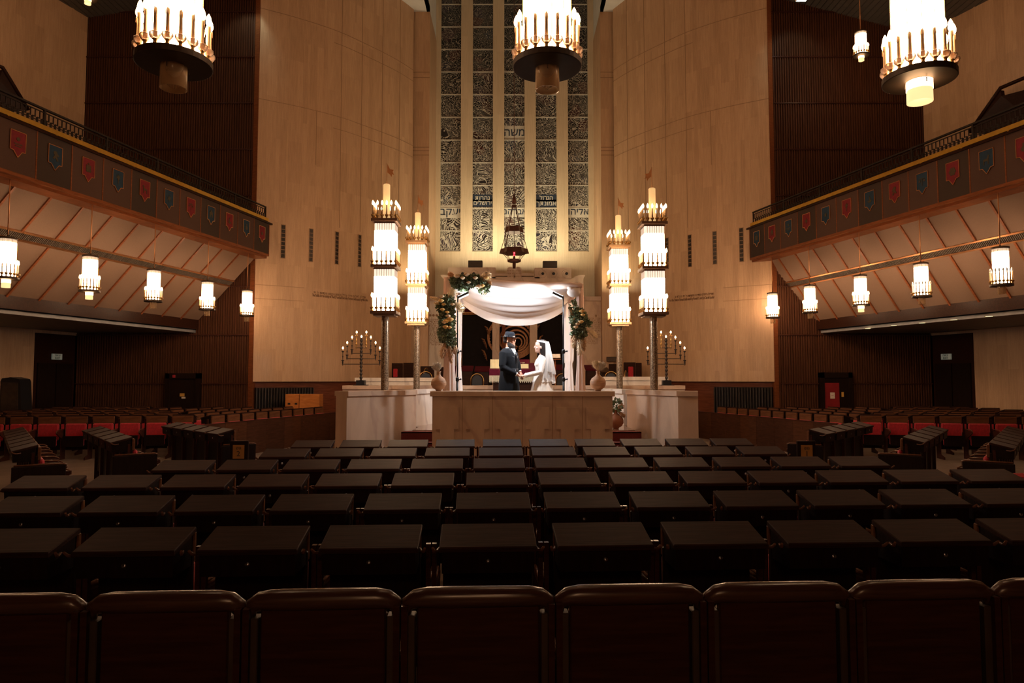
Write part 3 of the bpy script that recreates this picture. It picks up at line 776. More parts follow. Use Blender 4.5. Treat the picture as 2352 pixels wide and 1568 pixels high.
NAMES = [ (568, 1, 0, 'farthest small lantern hanging under the left balcony, beside the stone wall'),
 (476, 1, 0, 'second lantern from the far end under the left balcony'),
 (352, 1, 0, 'third lantern from the far end under the left balcony'),
 (205, 1, 1, 'fourth lantern from the far end under the left balcony, its bottom glass lit'),
 (12, 1, 1, 'nearest lantern under the left balcony, at the picture edge') ]
for px, lit, sl, lab in NAMES:
    p = along(px, GL0, tL, 0, nL*.10); hang((lit, sl), lit, sl, (p.x, p.y, zl), lab)
NAMES = [ (1774, 1, 0, 'farthest small lantern hanging under the right balcony, beside the stone wall'),
 (1860, 1, 0, 'second lantern from the far end under the right balcony'),
 (1977, 1, 1, 'third lantern from the far end under the right balcony, its bottom glass lit'),
 (2117, 0, 0, 'fourth lantern from the far end under the right balcony, candles unlit'),
 (2302, 0, 0, 'nearest lantern under the right balcony, candles unlit') ]
for px, lit, sl, lab in NAMES:
    p = along(px, GR0, tR, 0, nR*.10); hang((lit, sl), lit, sl, (p.x, p.y, zl), lab)
for px, py, Y, lab, rod in ((1978, 126, 18.2, 'small high lantern hanging from the ceiling before the right fluted wall', 2.4),
                       (202, -6, 16.0, 'high lantern on the upper left whose glowing bottom glass just shows', 2.0)):
    o = make_pendant('pendant_lantern', lab, True, True, False, rod=rod); o.location = W(px, py, Y); o['group'] = 'candle-ring pendant lanterns'
# recessed lights in the flat soffit of the right gallery
M['spot_lit'] = emis('lit_downlight', (1,.80,.42), 2.2)
zsf = GR0.z + ZR_ - .36
d0 = None
for i, (px, py) in enumerate(((1993,754),(2053,747),(2118,741),(2191,734),(2272,726))):
    p = WZ(px, py, zsf)
    r = thing('downlight', 'round recessed ceiling light under the right balcony, %s from the fluted wall' % ORD[i], 'downlight', (p.x, p.y, zsf), 0, 'recessed lights under the right balcony')
    b = MB(); b.lathe([(.085,-.004),(.085,0),(.06,0.0)], 20, cap=False); b.lathe([(.09,-.006),(.085,0)], 20, cap=False); b.build('rim', M['steel'], r)
    b = MB(); b.lathe([(.001,-.003),(.075,-.003)], 20, cap=False); b.build('lens', M['spot_lit'], r)
# ceiling loudspeaker and flood light
p = W(2197, 18, 17.0); sl = (zcR[1]-zcR[0])/(xcR[1]-xcR[0]); zz = zcR[0] + sl*(p.x - xcR[0])
p = WZ(2197, 18, zz); zz = zcR[0] + sl*(p.x - xcR[0])
r = thing('ceiling_speaker', 'round white ceiling speaker in the grey ceiling at upper right', 'speaker', (p.x, p.y, zz))
b = MB(); b.lathe([(.11,-.05),(.15,-.055),(.15,0.0)], 24); b.build('rim', M['plaster'], r)
b = MB(); b.lathe([(.001,-.058),(.09,-.058),(.05,-.052)], 18); b.build('cone', M['black'], r)
M['flood_lit'] = emis('lit_floodlight_panel', (.78,.92,.85), 9)
p = W(1842, -2, 19.0)
r = thing('floodlight', 'square white floodlight fixed high beside the right fluted wall', 'floodlight', p)
b = MB(); b.bbox(-.16,.16,-.10,.10,-.02,.04,.01); b.build('housing', M['plaster'], r)
b = MB(); b.box(-.13,.13,-.08,.08,-.026,-.02); b.build('panel', M['flood_lit'], r)
b = MB(); b.tube([(0,0,.03),(0,0,.6)], .015, 6); b.build('bracket', M['dark_metal'], r)
p = W(566, -30, 19.6)
r = thing('floodlight', 'floodlight high beside the left fluted wall', 'floodlight', p)
b = MB(); b.bbox(-.16,.16,-.10,.10,-.02,.04,.01); b.build('housing', M['plaster'], r)
b = MB(); b.box(-.13,.13,-.08,.08,-.026,-.02); b.build('panel', M['flood_lit'], r)
b = MB(); b.tube([(0,0,.03),(0,0,.25)], .015, 6); b.build('bracket', M['dark_metal'], r)
# rear gallery above the viewpoint, from which the near lanterns hang
b = MB(); b.box(-11, 11, 3.9, 4.9, 5.25, 5.35); b.box(-11, 11, 3.9, 4.0, 5.25, 6.4); b.box(-16, 16, -6.2, 3.9, 5.0, 5.35)
o = b.build('balcony_rear', M['wood_dark']); o['kind'] = 'structure'
# ================= the raised platform in the middle =================
ZPF = .80                        # floor of the platform
fx0, fx1, FY = W(993, 950, 11.0).x, W(1407, 950, 11.0).x, 11.0
ztop = W(1200, 898, 11.0).z
r = thing('platform_parapet', 'long marble front parapet of the platform, divided into six relief panels', 'parapet', (0,0,0))
b = MB(); b.box(fx0, fx1, FY, FY+.34, 0, ztop - .08); b.build('parapet_body', M['marble'], r)
b = MB(); b.bbox(fx0-.035, fx1+.035, FY-.04, FY+.38, ztop-.085, ztop, .006); b.build('coping', M['marble'], r)
pw = (fx1 - fx0)/6
for i in range(6):
    x = fx0 + i*pw
    a, c = x + .055, x + pw - .055; z1, z2 = W(1200, 935, 11).z, W(1200, 985, 11).z
    b = MB()
    sh = [(a,z1),(a,z2),(a+.075,z2),(a+.075,.25),(c-.075,.25),(c-.075,z2),(c,z2),(c,z1)]
    b.prism(sh, lambda u, v, d: (u, FY - d, v), 0, .03)
    b.build('relief_slab', M['marble'], r)
    if i:
        b = MB(); b.box(x-.004, x+.004, FY-.003, FY+.01, .1, ztop-.085); b.build('panel_joint', M['groove'], r)
def wallrun(name, label, P, z0, z1, th, inward, m='marble', joints=0):
    """marble wall along plan points P, thickness towards `inward`, with a projecting coping"""
    r = thing(name, label, 'parapet')
    n_ = len(P)
    offs = []
    for i in range(n_):
        a = P[max(i-1,0)]; c = P[min(i+1,n_-1)]; d = Vector((c[0]-a[0], c[1]-a[1], 0)).normalized()
        q = Vector((d.y, -d.x, 0))
        if q.dot(inward) < 0: q = -q
        offs.append(q)
    def run(e0, e1, za, zb, nm):
        b = MB()
        rings = []
        for p, q in zip(P, offs):
            v = Vector((p[0], p[1], 0)); A = v + q*e0; B_ = v + q*e1
            rings.append([(A.x,A.y,za),(A.x,A.y,zb),(B_.x,B_.y,zb),(B_.x,B_.y,za)])
        b.loft(rings, 0, False); b.build(nm, M[m], r)
    run(0, th, z0, z1 - .08, 'wall_slab'); run(-.035, th+.035, z1 - .085, z1, 'coping')
    return r
def G(px, py_top, Y): p = W(px, py_top, Y); return p
# wings: each an angled wall enclosing the towers
La, Lb, Lc = G(797, 899, 11.35), G(956, 895.5, 12.55), G(790, 900, 11.35)
zw = W(956, 895.5, 12.55).z
wallrun('platform_side_wall', 'tall angled marble wall left of the platform steps', [(La.x, La.y), (Lb.x, Lb.y)], 0, zw, .30, Vector((-.3,1,0)))
Ra, Rb, Rc = G(1557, 899, 11.5), G(1440, 895.5, 12.9), G(1603, 899, 11.42)
wallrun('platform_side_wall', 'angled marble wall right of the platform steps with a dark end face', [(Rc.x, Rc.y), (Ra.x, Ra.y), (Rb.x, Rb.y)], 0, zw, .30, Vector((.3,1,0)))
# inner curved walls behind the steps, lit by the video lamps
def arc(a, c, bulge, n=7):
    a, c = Vector(a), Vector(c); d = c - a; q = Vector((-d.y, d.x)).normalized()
    return [tuple(a.lerp(c, i/n) + q*bulge*4*(i/n)*(1-i/n)) for i in range(n+1)]
Li, Lj = G(951, 893, 13.1), G(1010, 893, 14.6)
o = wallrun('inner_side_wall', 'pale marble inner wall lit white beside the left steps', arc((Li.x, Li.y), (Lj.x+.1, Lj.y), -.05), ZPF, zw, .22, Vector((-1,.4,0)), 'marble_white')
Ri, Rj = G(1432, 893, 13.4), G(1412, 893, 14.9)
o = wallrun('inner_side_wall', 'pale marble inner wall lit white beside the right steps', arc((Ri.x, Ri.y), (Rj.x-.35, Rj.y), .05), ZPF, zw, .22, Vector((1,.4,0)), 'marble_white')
# rear parapet and the returns
zr = W(829, 885, 15.9).z
Bl, Br = G(787, 885, 15.9), G(1573, 885, 15.9); Bm1, Bm2 = G(1136, 887, 15.9), G(1262, 887, 15.9)
wallrun('rear_parapet', 'low marble parapet behind the platform under the left candelabrum', [(Bl.x, Bl.y), (Bm1.x, Bm1.y)], 0, zr, .5, Vector((0,1,0)))
wallrun('rear_parapet', 'low marble parapet behind the platform under the right candelabrum', [(Bm2.x, Bm2.y), (Br.x, Br.y)], 0, zr, .5, Vector((0,1,0)))
# platform floor
M['platform'] = marble_mat('polished_platform_marble', (.30,.17,.11), (.45,.28,.19), (.15,.07,.05), 1.0, .12)
b = MB()
poly = [(fx0-.9, 12.06), (fx1+1.0, 12.06), (Rb.x+.25, Rb.y+.3), (Rc.x+.1, 11.9), (Br.x, 15.9), (Bl.x, 15.9), (La.x-.05, 11.9), (Lb.x-.2, Lb.y+.35)]
b.prism([(p[0], p[1]) for p in [(Bl.x,15.9),(Bl.x+.8,12.9),(Lb.x,12.9),(Lb.x+.0,12.1),(Rb.x,12.1),(Rb.x,13.2),(Br.x-.8,13.2),(Br.x,15.9)]], lambda u, v, d: (u, v, d), 0, ZPF)
o = b.build('floor_platform', M['platform']); o['kind'] = 'structure'
# dark red side cheeks and steps
M['carpet'] = mat('dark_red_carpet', (.13,.018,.014), .9, 0, .25, (50,50,50))
for side, xa, xb in (('left', W(927, 990, 12.06).x, fx0-.012), ('right', fx1+.012, W(1467, 990, 12.06).x)):
    r = thing('staircase', 'short red-carpeted staircase up to the platform on the %s of the parapet' % side, 'stairs')
    for k in range(5):
        z = ZPF - .16*k; y1 = 12.1 - .28*k
        b = MB(); b.box(xa, xb, y1 - .30, y1, 0 if k == 4 else z - .165, z - .012, 0); b.box(xa, xb, y1-.30, y1-.285, z-.03, z-.006, 1)
        b.build('step', [M['carpet'], M['wood_red']], r)
# dais of the ark and its balustrades
YD = 18.6
b = MB(); b.box(-4.3, 4.5, YD, YW, 0, .95); o = b.build('floor_dais', M['platform']); o['kind'] = 'structure'
za = W(880, 867, 18.6).z
for lab, pa, pb, py in (('left', 818, 1006, 867), ('right', 1388, 1532, 865)):
    A, B_ = W(pa, py, 18.6), W(pb, py, 18.6)
    r = thing('dais_balustrade', 'yellow-lit marble balustrade of the ark dais, behind the %s towers' % lab, 'balustrade')
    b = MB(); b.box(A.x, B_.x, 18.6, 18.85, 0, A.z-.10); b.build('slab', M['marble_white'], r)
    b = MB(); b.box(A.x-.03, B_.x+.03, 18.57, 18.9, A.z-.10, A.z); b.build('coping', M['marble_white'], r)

# ================= lamp towers =================
def tower_pillar_mat():
    m, nt, b = new_mat('mosaic_pillar')
    v = coords(nt, (40, 40, 30)); vo = N(nt, 'ShaderNodeTexVoronoi', Scale=2.2); nt.links.new(v, vo.inputs['Vector'])
    s = N(nt, 'ShaderNodeSeparateColor'); nt.links.new(vo.outputs['Color'], s.inputs[0])
    o = ramp(nt, s.outputs[0], [(0, (.10,.065,.04)), (.5, (.26,.18,.11)), (1, (.48,.38,.27))])
    nt.links.new(o, b.inputs['Base Color']); b.inputs['Roughness'].default_value = .28; b.inputs['Metallic'].default_value = .45
    bp = N(nt, 'ShaderNodeBump', Strength=.25, Distance=.004); nt.links.new(vo.outputs['Distance'], bp.inputs['Height']); nt.links.new(bp.outputs[0], b.inputs['Normal'])
    return m
M['mosaic'] = tower_pillar_mat()
M['tower_tube'] = emis('lit_tower_tubes', (1.0,.66,.40), 25.0)
M['tower_tube_dim'] = mat('tower_tube_ends', (.75,.62,.50), .3, 0, 0, emit=(1,.80,.62), es=.9)
M['big_candle'] = mat('large_cream_candle', (.75,.52,.28), .5, 0, .08, emit=(1,.62,.25), es=.55)
M['plate'] = mat('tower_tier_plate', (.16,.085,.05), .4, .5, .1)
M['plate_brass'] = mat('tower_tier_brass', (.50,.32,.18), .35, .6, .1)
HW = .24
M['rod_grey'] = mat('grey_tube_joint', (.42,.34,.32), .5, .2, 0)
def make_tower(label, loc, zs, top, brass=False, flagside=1):
    """zs: heights of the three tier plates above loc.z (bottom, middle, top); top: height of the large candle"""
    r = thing('lamp_tower', label, 'lamp tower', loc, 0, 'three-tier lamp towers on the platform')
    b = MB(); b.lathe([(.085,0),(.085,.03),(.068,.06)] + [(.068 + (.004 if k % 2 else 0), .06 + (zs[0]-.1)*k/24) for k in range(1, 24)] + [(.066, zs[0]-.03),(.14, zs[0])], 20)
    b.build('pillar', M['mosaic'], r)
    for z in zs:
        b = MB(); b.bbox(-HW, HW, -HW, HW, z, z+.055, .004); b.box(-HW+.05, HW-.05, -HW+.05, HW-.05, z-.03, z)
        b.build('tier_plate', M['plate_brass'] if brass else M['plate'], r)
    for k in (0, 1):
        z0, z1 = zs[k]+.055, zs[k+1]
        hw = .175; n = 8; pts_ = []
        for sx, sy, dx, dy in ((-1,-1,1,0),(1,-1,0,1),(1,1,-1,0),(-1,1,0,-1)):
            for i in range(n):
                base = (sx*hw + dx*2*hw*i/n, sy*hw + dy*2*hw*i/n)
                pts_.append(base)
                mx_, my_ = base[0] + dx*hw/n, base[1] + dy*hw/n
                pts_.append((mx_ + (sy*0 if dx else sx*.014), my_ + (sy*.014 if dx else 0)))
        def ring(zz): return [(p[0], p[1], zz) for p in pts_]
        b = MB(); b.loft([ring(z0), ring(z1-.16)], 0, False); b.build('glass_tubes', M['tower_tube'], r)
        b = MB(); b.loft([ring(z1-.16), ring(z1-.03)], 0, False)
        b.build('tube_ends', M['tower_tube_dim'], r)
        b = MB()
        for i in range(1, n):
            for (sx, sy, ax) in ((0,-1,0),(1,0,1),(-1,0,1)):
                q = -hw + 2*hw*i/n
                x, y = (q, sy*(hw+.010)) if ax == 0 else (sx*(hw+.010), q)
                b.tube([(x,y,z0),(x,y,z1-.02)], .0042, 4)
        b.build('tie_rods', M['rod_grey'], r)
    b = MB(); b.lathe([(.065,0),(.065,top-zs[2]-.055),(.05,top-zs[2]-.04),(.01,top-zs[2]-.04)], 18, c=(0,0,zs[2]+.055)); b.build('large_candle', M['big_candle'], r)
    b = MB(); b.tube([(0,0,top-.03),(0,0,top+.42)], .006, 6); b.build('flag_rod', M['copper'], r)
    b = MB()
    s = flagside
    sh = [(.01*s,top+.40),(.01*s,top+.24),(.06*s,top+.20),(.09*s,top+.15),(.10*s,top+.21),(.14*s,top+.19),(.11*s,top+.25),(.13*s,top+.29),(.06*s,top+.30)]
    b.prism(sh, lambda u, v, d: (u, d, v), -.004, .004); b.build('weather_flag', M['copper'], r)
    c0 = None; q = HW - .028
    for z in zs:
        for k in range(20):
            side, i = divmod(k, 5); u = -q + 2*q*i/5
            x, y = ((u,-q),(q,u),(-u,q),(-q,-u))[side]
            if c0 is None: c0 = make_candle(True, False, r); c0.location = (x,y,z+.055); c0.scale = (1.2,1.2,1.22)
            else: copy_tree(c0, (x,y,z+.055), parent=r)
    return r
TF = [('front left', 884.5, 12.62, 897, (720, 613, 507), 425, False, 1), ('front right', 1501.5, 12.75, 895, (722, 617, 514), 434, False, -1),
      ('rear left', 957.5, 15.2, 893, (743, 656, 557), 490, True, 1), ('rear right', 1422.5, 15.2, 891, (745, 656, 567), 496, True, 1)]
TOWERS = []
for (nm, px, Y, pb, ps, pt, brs, fs) in TF:
    x = W(px, 800, Y).x
    zf = [W(px, p, Y - HW).z for p in ps]; top = W(px, pt, Y).z
    t = make_tower('three-tier square lamp tower with candles on a mosaic pillar, %s of the platform' % nm, (x, Y, ZPF), [z - ZPF for z in zf], top - ZPF, brs, fs)
    TOWERS.append((x, Y, zf, top))

# ================= branched candelabra =================
def make_candelabrum(label, loc, s=.01):
    r = thing('candelabrum', label, 'candelabrum', loc, 0, 'branched candelabra on the marble parapet')
    b = MB(); b.bbox(-.10,.10,-.08,.08,.015,.12,.004); b.bbox(-.16,.16,-.11,.11,0,.015,.003); b.build('base', M['black'], r)
    pr = [(.035,.12)]
    for k in range(11):
        z = .14 + k*.088; pr += [(.020,z),(.036,z+.03),(.036,z+.05),(.020,z+.078)]
    pr += [(.012,1.10),(.028,1.115)]
    b = MB(); b.lathe(pr, 12); b.build('stem', M['iron'], r)
    for (hz, hw) in ((.50,.435),(.627,.335),(.755,.222),(.885,.115)):
        b = MB(); b.tube([(-hw-.02,0,hz),(hw+.02,0,hz)], .0075, 8); b.build('arm', M['iron'], r)
        h = .31 if hw > .2 else .30
        for sx in (-1, 1):
            b = MB(); b.lathe([(.004,-.04),(.008,0),(.020,.04),(.012,.06),(.034,.085),(.036,.095),(.008,.10),(.010,.16),(.018,.18),(.008,.20),(.008,.27),(.032,h-.01),(.032,h),(.008,h)], 10, c=(sx*hw,0,hz))
            gold = hw < .13
            c = b.build('candlestick', M['brass'] if gold else M['iron'], r)
            b = MB(); b.lathe([(.010,0),(.010,.045)], 8, c=(sx*hw,0,hz+h)); b.build('candle', M['wax'], c)
            b = MB(); b.lathe([(.008,0),(.021,.018),(.018,.038),(.003,.06)], 8, c=(sx*hw,0,hz+h+.045)); b.build('flame_bulb', M['bulb'], c)
    b = MB(); b.lathe([(.008,0),(.021,.018),(.018,.038),(.003,.06)], 8, c=(0,0,1.125)); b.build('flame_bulb', M['bulb'], r)
    return r
p = W(829, 883.5, 16.1); make_candelabrum('dark nine-light candelabrum standing left of the front left tower', (p.x, p.y, zr))
p = W(1531, 881.5, 16.1); make_candelabrum('dark nine-light candelabrum standing right of the front right tower', (p.x, p.y, zr))
# ================= ark =================
YA = 26.0
def X_(px, Y): return W(px, 750, Y).x
def Z_(py, Y): return W(1176, py, Y).z
ZD = .95
r = thing('ark', 'tall marble ark front with four pillars and dark curtained openings behind the canopy', 'ark')
b = MB()
zt = Z_(688, YA); zl_ = Z_(645, YA)
for (a, c) in ((1045,1061),(1131,1147),(1217,1234),(1300,1316)):
    b = MB(); b.box(X_(a,YA), X_(c,YA), YA, YA+.35, ZD, zt); b.build('pillar', M['marble'], r)
b = MB(); b.box(X_(1045,YA), X_(1316,YA), YA, YA+.7, zt, zl_); b.build('lintel', M['marble'], r)
b = MB(); b.box(X_(1045,YA), X_(1316,YA), YA+.72, YA+.8, ZD, zt); b.build('curtain', M['black_void'], r)
zg = Z_(717, YA)
M['fringe'] = mat('gold_fringe', (.50,.24,.08), .5, .4, .4, (60,60,60))
for (a, c) in ((1061,1131),(1147,1217),(1234,1300)):
    xa, xc = X_(a,YA+.5), X_(c,YA+.5)
    b = MB(); b.box(xa, xc, YA+.5, YA+.54, zg+.03, zg+.06)
    n = 34
    for i in range(n):
        x = xa + (xc-xa)*(i+.5)/n; b.box(x-.010, x+.010, YA+.50, YA+.53, zg-.045, zg+.02)
    b.build('fringe', M['fringe'], r)
    b = MB(); b.grid(lambda u, v: (xa + (xc-xa)*u, YA+.56 + .015*math.sin(u*60), zg+.05 + (zt-zg)*v), 60, 1); b.build('valance', M['maroon'], r)
xa = X_(1153,YA+.3); b = MB(); b.box(xa, xa+.13, YA+.3, YA+.4, ZD, Z_(712,YA)); b.build('gate_post', M['wood_red'], r)
# ornamental gate of nested rings
M['bronze_gold'] = mat('carved_gilt_wood', (.30,.135,.055), .45, .35, .3, (30,30,30))
cx, cz = X_(1176, YA+.45), Z_(774, YA+.45); k_ = (YA+.45)/F
g = MB()
def ering(rx, rz, t, y, amp, nt, a0=0, a1=2*PI, cx2=0, cz2=0, n=120):
    P = []
    vs = []; 
    for i in range(n+1):
        a = a0 + (a1-a0)*i/n
        co, si = math.cos(a), math.sin(a)
        rr = amp*(1 if (i % 3 == 0) else 0)
        vs += [(cx+cx2+(rx-t-rr)*co, y-.03, cz+cz2+(rz-t-rr)*si), (cx+cx2+rx*co, y-.03, cz+cz2+rz*si), (cx+cx2+rx*co, y+.03, cz+cz2+rz*si), (cx+cx2+(rx-t-rr)*co, y+.03, cz+cz2+(rz-t-rr)*si)]
    fs = []
    for i in range(n):
        o_ = i*4
        for j in range(4): fs.append((o_+j, o_+(j+1)%4, o_+4+(j+1)%4, o_+4+j))
    return vs, fs
for j, (rx, rz, t, cxo, czo) in enumerate(((57,52,5,0,0),(47,43,4,3,-3),(37,34,4,7,-6),(27,26,4,10,-8),(18,18,3,13,-10),(10,12,3,14,-12))):
    b = MB(); vs, fs = ering(rx*k_, rz*k_, t*k_, YA+.45, .035 if j < 2 else 0, 3, -PI*.45, PI*1.45, cxo*k_, czo*k_); b.add(vs, fs); b.build('gilt_ring', M['bronze_gold'], r)
for (px, py, s_) in ((1113,756,-1),(1106,784,-1),(1106,810,-1),(1240,753,1),(1247,777,1)):
    x, z = X_(px,YA+.4), Z_(py,YA+.4); b = MB()
    b.tube([(x, YA+.4, z+.12),(x+ -s_*.10, YA+.4, z+.06),(x - s_*.17, YA+.4, z-.10),(x - s_*.22, YA+.4, z-.30)], [.02,.035,.03,.015], 6)
    for q in range(5):
        b.tube([(x-s_*(.08+.03*q), YA+.4, z+.05-.07*q),(x-s_*(.01+.03*q), YA+.4, z+.09-.07*q)], [.02,.006], 5)
    b.build('gilt_leaf', M['bronze_gold'], r)
# crowning stonework
YC = 25.4
M['marble_dim'] = marble_mat('rosy_marble', (.42,.30,.23), (.56,.42,.33), (.3,.2,.15), .8, .5)
r = thing('ark_cornice', 'carved marble cornice above the ark with round reliefs and two tablets', 'cornice')
b = MB(); b.box(X_(1028,YC), X_(1138,YC), YC, YC+.4, Z_(640,YC), Z_(614,YC)); b.build('left_block', M['marble_dim'], r)
b = MB(); b.box(X_(1228,YC), X_(1313,YC), YC, YC+.4, Z_(640,YC), Z_(615,YC)); b.build('right_block', M['marble_dim'], r)
b = MB(); b.box(X_(1020,YC), X_(1340,YC), YC-.1, YC+.9, Z_(652,YC), Z_(640,YC)); b.build('base_course', M['marble_dim'], r)
b = MB(); b.box(X_(1138,YC), X_(1226,YC), YC+.02, YC+.3, Z_(633,YC), Z_(627,YC)); b.box(X_(1130,YC), X_(1240,YC), YC, YC+.32, Z_(640,YC), Z_(636,YC)); b.build('stepped_plinth', M['marble_dim'], r)
for px in (1062,1088,1117,1247,1272,1300):
    x, z = X_(px,YC), Z_(628.5,YC)
    b = MB(); Mx = Matrix.Translation((x, YC-.0, z)) @ Matrix.Rotation(PI/2, 4, 'X')
    b.lathe([(.150,0),(.150,.02),(.125,.025),(.12,.012),(.105,.012),(.10,.025),(.07,.02),(.001,.03)], 28, M=Mx)
    o = b.build('relief_roundel', M['marble_dim'], r)
    b = MB(); Mx = Matrix.Translation((x + (.03 if px == 1300 else 0), YC-.03, z)) @ Matrix.Rotation(PI/2, 4, 'X')
    b.lathe([(.055,0),(.055,.01),(.02,.02)], 14, M=Mx); b.build('dark_centre', M['black'], o)
for k, px in enumerate((1172.5, 1190.5)):
    x = X_(px,YC); hw = 7.6*YC/F; z0, z1 = Z_(640,YC), Z_(620,YC)
    b = MB(); sh = [(x-hw,z0),(x+hw,z0),(x+hw,z1)] + [(x+hw*math.cos(a), z1+hw*.9*math.sin(a)) for a in [PI*i/10 for i in range(1,10)]] + [(x-hw,z1)]
    b.prism(sh, lambda u, v, d: (u, YC-.06+d, v), 0, .12); o = b.build('stone_tablet', M['marble_dim'], r)
    for j, s in enumerate((('לא תרצח','לא תנאף','לא תגנב') if k == 0 else ('אנכי ה','לא יהיה','לא תשא'))):
        text('tablet_writing', heb(s), .075, (x, YC-.062, Z_(622+j*6.5,YC)), (PI/2,0,0), M['groove'], o, .002)
for sx, (px, py) in ((1,(1328,643)),(-1,(1029,643))):
    b = MB(); x, z = X_(px,YC), Z_(650,YC)
    sh = [(-.30*sx,0),(.06*sx,0),(.12*sx,.08),(.26*sx,.26),(.26*sx,.30),(.05*sx,.30),(-.12*sx,.24),(-.30*sx,.10)]
    if sx < 0: sh = sh[::-1]
    b.prism([(x+u, z+v) for u, v in sh], lambda u, v, d: (u, YC-.05+d, v), 0, .3); b.build('scroll_end', M['marble_dim'], r)
# loudspeakers on the cornice
for nm, px in (('left', 1092), ('right', 1263)):
    p = W(px, 613, YC+.2); p.z = Z_(614 if nm == 'left' else 615, YC); rr = thing('stage_speaker', 'small black loudspeaker on the ark cornice, %s of the hanging eternal lamp' % nm, 'speaker', p, 0, 'loudspeakers on the ark cornice')
    b = MB(); b.bbox(-.27,.27,-.12,.14,.02,.28,.012); b.build('cabinet', M['black'], rr)
    b = MB()
    for i in range(6): b.box(-.25,.25,-.125,-.12,.05+.035*i,.07+.035*i)
    b.build('grille', M['dark_metal'], rr)
    b = MB(); b.box(-.2,.2,-.05,.05,0,.025); b.build('foot', M['black'], rr)
# inscribed marble walls either side of the ark
YT = 25.2
for side, a, c, t0, pyt in (('left', 966, 1045, 1, 690), ('right', 1330, 1390, 0, 690)):
    xa, xc = X_(a,YT), X_(c,YT)
    r = thing('inscribed_wall', 'marble wall panel with rows of Hebrew writing %s of the ark' % side, 'wall panel')
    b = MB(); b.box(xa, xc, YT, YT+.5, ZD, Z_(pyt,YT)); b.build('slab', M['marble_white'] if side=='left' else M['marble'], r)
    b = MB(); b.bbox(xa-.05, xc+.05, YT-.06, YT+.55, Z_(pyt,YT)-.02, Z_(pyt-8,YT)+.02, .01); b.build('coping', M['marble_dim'], r)
    lines = ['אבינו שבשמים צור ישראל','וגואלו ברך את מדינת ישראל','ראשית צמיחת גאולתנו הגן','עליה באברת חסדך ופרוש','עליה סכת שלומך ושלח','אורך ואמתך לראשיה שריה','ויועציה ותקנם בעצה טובה','מלפניך חזק את ידי מגני','ארץ קדשנו והנחילם אלהינו','ישועה ועטרת נצחון תעטרם','ונתת שלום בארץ ושמחת','עולם ליושביה ואת אחינו','כל בית ישראל פקד נא'] if side == 'left' else \
            ['מי שברך אבותינו אברהם','יצחק ויעקב הוא יברך','את חיילי צבא הגנה','לישראל העומדים על','משמר ארצנו וערי','אלהינו מגבול הלבנון','ועד מדבר מצרים ומן','הים הגדול עד','לבוא הערבה בכל','מקום שהם ביבשה','באויר ובים יתן','ה את אויבינו','הקמים עלינו']
    xm = X_(997 if side == 'left' else 1358, YT)
    y0 = 734 if side == 'left' else 731
    for i, s in enumerate(lines):
        text('carved_writing', heb(s), .105 if side == 'left' else .10, (xm, YT-.004, Z_(y0 + i*4.75, YT)), (PI/2,0,0), M['groove'], r, .002, squash=.92)
    if side == 'left':
        for i in range(4):
            b = MB(); Mx = Matrix.Translation((X_(988+i*7.5,YT), YT-.001, Z_(724,YT))) @ Matrix.Rotation(PI/2,4,'X'); b.lathe([(.045,0),(.045,.008),(.03,.008)], 14, M=Mx); b.build('round_emblem', M['groove'], r)
    else:
        b = MB(); x, z = X_(1369,YT), Z_(725,YT); b.prism([(x-.035,z-.03),(x,z-.05),(x+.035,z-.03),(x+.035,z+.04),(x-.035,z+.04)], lambda u,v,d:(u,YT-d,v), 0, .01); b.build('shield_emblem', M['groove'], r)
# hanging eternal lamp before the windows
YE = 24.2
p = W(1181, 590, YE)
r = thing('eternal_lamp', 'dark tiered hanging lamp with a red light, hung before the middle window', 'hanging lamp', (p.x, YE, p.z))
kz = YE/F
def sp(y0, hw, h, nm, flare):  # star shaped pan
    b = MB(); z = (590-y0)*kz; n = 12; H = hw*kz
    R1 = [((H*(1 if i%2==0 else .78))*math.cos(2*PI*i/n), (H*(1 if i%2==0 else .78))*math.sin(2*PI*i/n)) for i in range(n)]
    rings = [[(x*.9, y*.9, z) for x,y in R1], [(x, y, z) for x,y in R1], [(x*flare, y*flare, z-h*kz) for x,y in R1], [(x*flare*.9, y*flare*.9, z-h*kz) for x,y in R1]]
    b.loft(rings, 0, False); b.build(nm, M['copper_dark'], r)
M['copper_dark'] = mat('dark_copper', (.085,.028,.018), .45, .5, .2)
sp(571, 31, 11, 'large_pan', 1.12); sp(520, 20, 13, 'middle_pan', 1.1); sp(596, 16, 6, 'lower_dish', .95); sp(468, 5.5, 7, 'crown', 1.1)
b = MB(); b.lathe([(.03,0),(.09,.02),(.05,.25),(.02,.35)], 10, c=(0,0,(590-466)*kz)); b.lathe([(.05,-.26),(.06,-.1),(.045,.12),(.02,.2)], 10, c=(0,0,(590-600)*kz)); b.build('spindle', M['copper_dark'], r)
b = MB()
for i in range(8):
    a = 2*PI*i/8
    def pp(rr, y): return (rr*kz*math.cos(a), rr*kz*math.sin(a), (590-y)*kz)
    b.tube([pp(4,472), pp(18,520)], .010, 4); b.tube([pp(18,530), pp(30,572)], .010, 4); b.tube([pp(26,582), pp(14,596)], .010, 4)
b.tube([(0,0,(590-466)*kz),(0,0,ZH-p.z)], .012, 5); b.build('suspension_rods', M['copper_dark'], r)
b = MB(); b.sphere((0,0,(590-586)*kz), .035, 8, 6, sc3=(1,1,1)); b.sphere((.0,-.42,(590-586)*kz), .03, 8, 6); b.build('red_light', emis('red_lamp_light', (1,.02,.04), 6), r)

